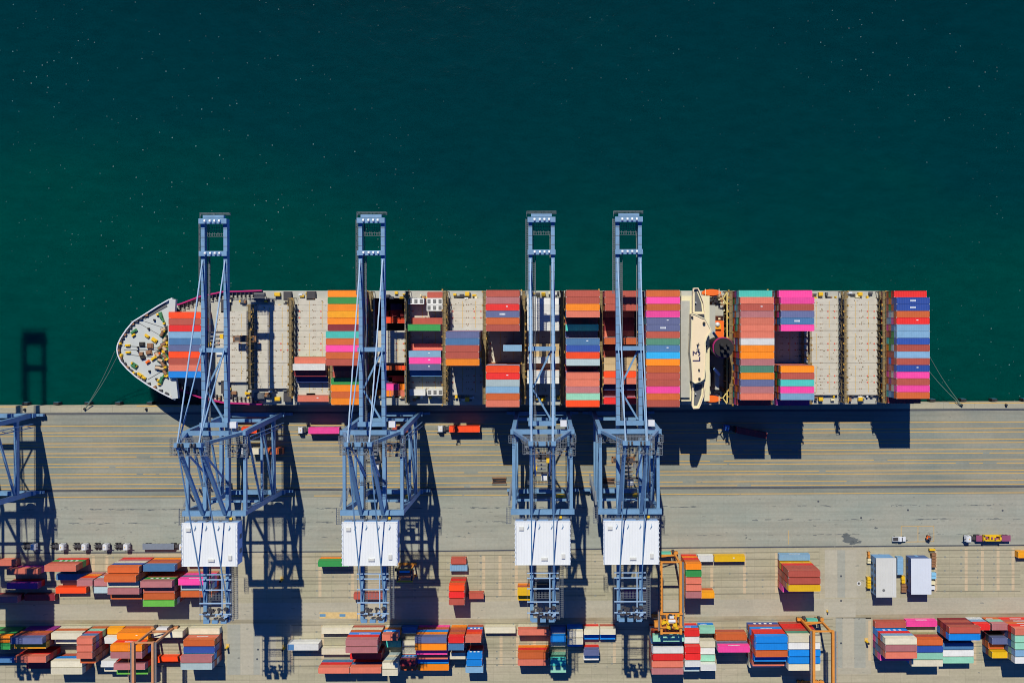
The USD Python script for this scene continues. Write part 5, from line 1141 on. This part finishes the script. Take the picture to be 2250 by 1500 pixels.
MB().bb(-2.5, -.5, -.78, .78, 1.081, 1.1).build('bed', M['chassis'], t)
m = MB(); m.bb(-2.62, -.4, .80, .9, 1.081, 1.3); m.bb(-2.62, -.4, -.9, -.80, 1.081, 1.3); m.bb(-2.65, -2.56, -.79, .79, 1.081, 1.3); m.build('bed_wall', M['white'], t)
m = MB()
for a in (-1.75, 1.65):
    for b_ in (-1, 1): wheel(m, a, b_ * .82, .38, .24)
m.build('wheel', M['black'], t)
# forklift
x, y = U(2038, 1179); t = thing('forklift', 'small orange and black forklift right of the white pickup', 'forklift', (x, y, 0), 70)
MB().bb(-1.1, .6, -.6, .6, .35, 1.1).build('body', M['orange'], t); MB().bb(-1.25, -.8, -.62, .62, .4, 1.35).build('counterweight', M['chassis'], t)
m = MB(); m.bar((.5, -.5, 1.1), (.2, -.5, 2.2), .08); m.bar((.5, .5, 1.1), (.2, .5, 2.2), .08); m.bar((-.7, -.5, 1.1), (-.6, -.5, 2.2), .08); m.bar((-.7, .5, 1.1), (-.6, .5, 2.2), .08); m.bb(-.7, .3, -.55, .55, 2.2, 2.28); m.build('roll_cage', M['chassis'], t)
m = MB(); m.bb(.7, .8, -.5, -.38, .1, 2.9); m.bb(.7, .8, .38, .5, .1, 2.9); m.bb(.7, .8, -.5, .5, 2.8, 2.95); m.build('mast', M['chassis'], t)
m = MB(); m.bb(.8, 1.95, -.4, -.25, .12, .18); m.bb(.8, 1.95, .25, .4, .12, .18); m.build('fork', M['steel'], t)
MB().box((-.2, 0, 1.35), (.6, .55, .5)).build('seat', M['white'], t)
m = MB()
for a in (-.8, .35):
    for b_ in (-1, 1): wheel(m, a, b_ * .6, .33, .24)
m.build('wheel', M['black'], t)
# straddle frame holding a container, below the second crane house
x, y = U(897, 1249); t = thing('straddle_carrier', 'orange straddle carrier holding a short container below the second crane house', 'straddle carrier', (x, y, 0), RZ)
for sx in (-1, 1):
    for sy in (-1, 1): MB().bar((sx * 2.6, sy * 2.3, .9), (sx * 2.6, sy * 2.3, 8.6), .55).build('leg', M['rtg'], t)
for sy in (-1, 1):
    MB().bb(-3.6, 3.6, sy * 2.3 - .4, sy * 2.3 + .4, .7, 1.5).build('side_beam', M['rtg'], t)
    MB().bb(-3.2, 3.2, sy * 2.3 - .3, sy * 2.3 + .3, 8.6, 9.2).build('top_beam', M['yellow'] if sy < 0 else M['rtg'], t)
m = MB()
for a in (-2.9, -1.0, 1.0, 2.9):
    for b_ in (-1, 1): wheel(m, a, b_ * 2.3, .7, .4)
m.build('wheel', M['black'], t)
m = MB(); m.bb(-3.1, -2.5, -2, 2, 8.7, 9.2); m.bb(2.5, 3.1, -2, 2, 8.7, 9.2); m.build('cross_beam', M['chassis'], t)
MB().bb(-1.9, 2.0, 1.2, 1.95, 8.7, 9.6).build('engine_deck', cm('cyan'), t); MB().bb(-3.9, -3.2, 1.4, 2.6, 6.6, 8.4).build('cab', M['glass'], t)
m = MB(); m.bb(-2.4, 2.4, -.8, -.6, 7.9, 8.2); m.bb(-2.4, 2.4, .6, .8, 7.9, 8.2); m.bar((-1, .7, 8.2), (-1, .7, 9), .1); m.bar((1, .7, 8.2), (1, .7, 9), .1); m.build('spreader', M['chassis'], t)
container('salmon', 6.058, (x, y, 5.2), 'short salmon container held by the orange straddle carrier', 'containers carried by vehicles', None, RZ)
# rack of lashing gear, cone-topped marker posts, people-free clutter
for px, py, lab in ((1097, 1054, 'brown rack of lashing gear on the apron left of the third crane'), (1335, 1055, 'brown rack of lashing gear under the fourth crane')):
    x, y = U(px, py); t = thing('lashing_rack', lab, 'gear rack', (x, y, 0), RZ, 'racks of lashing gear')
    m = MB()
    for a in (-2.8, 2.8):
        for b_ in (-1.1, 1.1): m.bar((a, b_, 0), (a, b_, 1.3), .14)
    for b_ in (-1.1, 1.1): m.bar((-2.8, b_, 1.25), (2.8, b_, 1.25), .12); m.bar((-2.8, b_, .3), (2.8, b_, .3), .12)
    m.build('frame', M['brown'], t)
    m = MB()
    for i in range(26): yy = rng.choice([-.75, -.25, .55]) + rng.uniform(-.15, .15); m.bar((-2.6, yy, .4 + rng.uniform(0, .5)), (2.6, yy + rng.uniform(-.1, .1), .4 + rng.uniform(0, .5)), .06)
    m.build('lashing_rod', M['chassis'], t)
    MB().bb(-2.7, 2.7, -1.0, 1.0, .1, .2).build('tray', M['brown'], t)
for px, py, lab in ((500.5, 1425, 'yellow cable marker post at the left cross road'), (625, 1427, 'yellow cable marker post left of the white and blue container'), (620, 1277, 'yellow cable marker post in the first crane shadow'), (1903, 1412, 'yellow cable marker post at the right cross road'), (1817, 1347, 'small yellow marker post at the road crossing')):
    x, y = U(px, py - 5); t = thing('marker_post', lab, 'marker post', (x, y, 0), 0, 'yellow marker posts in the yard'); k = .5 if px == 1817 else 1
    MB().cyl((0, 0, 0), (0, 0, 2.6 * k), .55 * k, 12, .35 * k).build('cone', M['yellow'], t); MB().bb(-.7 * k, .7 * k, -.2 * k, 1.2 * k, 0, .3).build('base', paint('post_tan', (215, 180, 110), rough=.7), t)
    MB().cyl((0, -.1, 2.6 * k), (0, -.1, 2.9 * k), .42 * k, 12).build('cap', M['black'], t)
# site offices between the cross road and the empty slots
def block(name, label, cat, px0, px1, py0, py1, h, wall, roofm, parapet=.3, details=True):
    x0, y1 = U(px0, py0); x1, y0 = U(px1, py1)
    t = thing(name, label, cat, ((x0 + x1) / 2, (y0 + y1) / 2, 0), RZ); w_, d_ = x1 - x0, y1 - y0
    MB().bb(-w_ / 2, w_ / 2, -d_ / 2, d_ / 2, 0, h).build('wall', wall, t)
    MB().bb(-w_ / 2 - .25, w_ / 2 + .25, -d_ / 2 - .25, d_ / 2 + .25, h + .01, h + .18).build('roof', roofm, t)
    m = MB()
    for k in range(int(w_ / 1.0)): m.bb(-w_ / 2 + .4 + k, -w_ / 2 + .46 + k, -d_ / 2 - .2, d_ / 2 + .2, h + .181, h + .215)
    m.build('roof_seam', roofm, t)
    for fl in range(max(1, int(h / 3))):
        for yy in np.arange(-d_ / 2 + 1.4, d_ / 2 - 1, 2.6):
            wn = MB().bb(-w_ / 2 - .05, -w_ / 2 - .005, yy - .6, yy + .6, 1.1 + 2.9 * fl, 2.2 + 2.9 * fl).build('window', M['glass'], t)
    MB().bb(-.6, .6, d_ / 2 + .005, d_ / 2 + .06, .02, 2.1).build('door', M['wallblue'], t)
    return t
t = block('site_office', 'long two-storey site office with a flat beige roof, left of two', 'building', 1913, 1953.5, 1217, 1299, 6.3, M['wallblue'], M['roofgrey'])
MB().bb(2.6, 2.7, -7, 7, 6.49, 6.62).build('roof_joint', M['white'], t)
m = MB(); m.cyl((-1.0, -4.9, 6.49), (-1.0, -4.9, 6.56), .55, 14); m.build('roof_stain_cover', M['steel'], t)
t = block('site_office', 'two-storey site office with a bluish white roof, right of two', 'building', 1990, 2031, 1219, 1294, 5.6, paint('wall_deep_blue', (60, 95, 150), rough=.5), M['roofwhite'])
x, y = U(1972.5, 1239); container('light_blue', 6.9, (x, y, 0.01), 'light blue cabin container between the two site offices', 'cabins', None, 90)
for px, py, w_, d_, h, mat, lab in ((1907, 1217, 1, 2.6, 1.5, 'rtg', 'orange gas cage left of the beige site office'), (1908, 1230, 1.6, 2.2, 1.2, 'cream', 'cream locker left of the beige site office'), (1906, 1277, 1.7, 4.4, 2.0, 'yellow', 'yellow machine parked left of the beige site office'), (1982, 1271, 1.6, 3.0, 1.4, 'yellow', 'yellow lift table between the two site offices'), (1984, 1290, 2.2, 3.4, 1.1, 'brown', 'brown pallet stack between the two site offices'), (2048, 1228, 2.0, 5.6, 1.8, 'brown', 'brown storage cage right of the white site office'), (2048, 1262, 2.2, 2.6, 1.6, 'lightblue', 'light blue tank right of the white site office'), (2047, 1278, 2.0, 1.6, 1.2, 'cream', 'cream crate right of the white site office, upper of two'), (2047, 1289, 2.0, 1.6, 1.2, 'white', 'white crate right of the white site office, lower of two'), (2046, 1206, 2.6, .9, 1.0, 'yellow', 'yellow barrier above the white site office')):
    x, y = U(px, py); t = thing('yard_equipment', lab, 'equipment', (x, y, 0), RZ)
    m = MB()
    for a in (-1, 1):
        for b_ in (-1, 1): m.bar((a * (w_ / 2 - .07), b_ * (d_ / 2 - .07), 0), (a * (w_ / 2 - .07), b_ * (d_ / 2 - .07), h), .12)
    m.build('frame', M['chassis'], t)
    m = MB(); n = max(1, int(d_ / 1.1))
    for i in range(n): m.box((rng.uniform(-.1, .1), -d_ / 2 + (i + .5) * d_ / n, h / 2 + .1), (w_ - .3, d_ / n - .22, h * rng.uniform(.7, 1.0)), rng.uniform(-.05, .05))
    m.build('body', M[mat], t)
m = None
for lab_, paths in labels.items():
    if lab_ and len(paths) > 1: print('DUPLICATE LABEL', lab_, len(paths))
    if lab_ and len(lab_.split()) > 16: print('LONG LABEL', len(lab_.split()), lab_)
print('containers', count, 'tris')
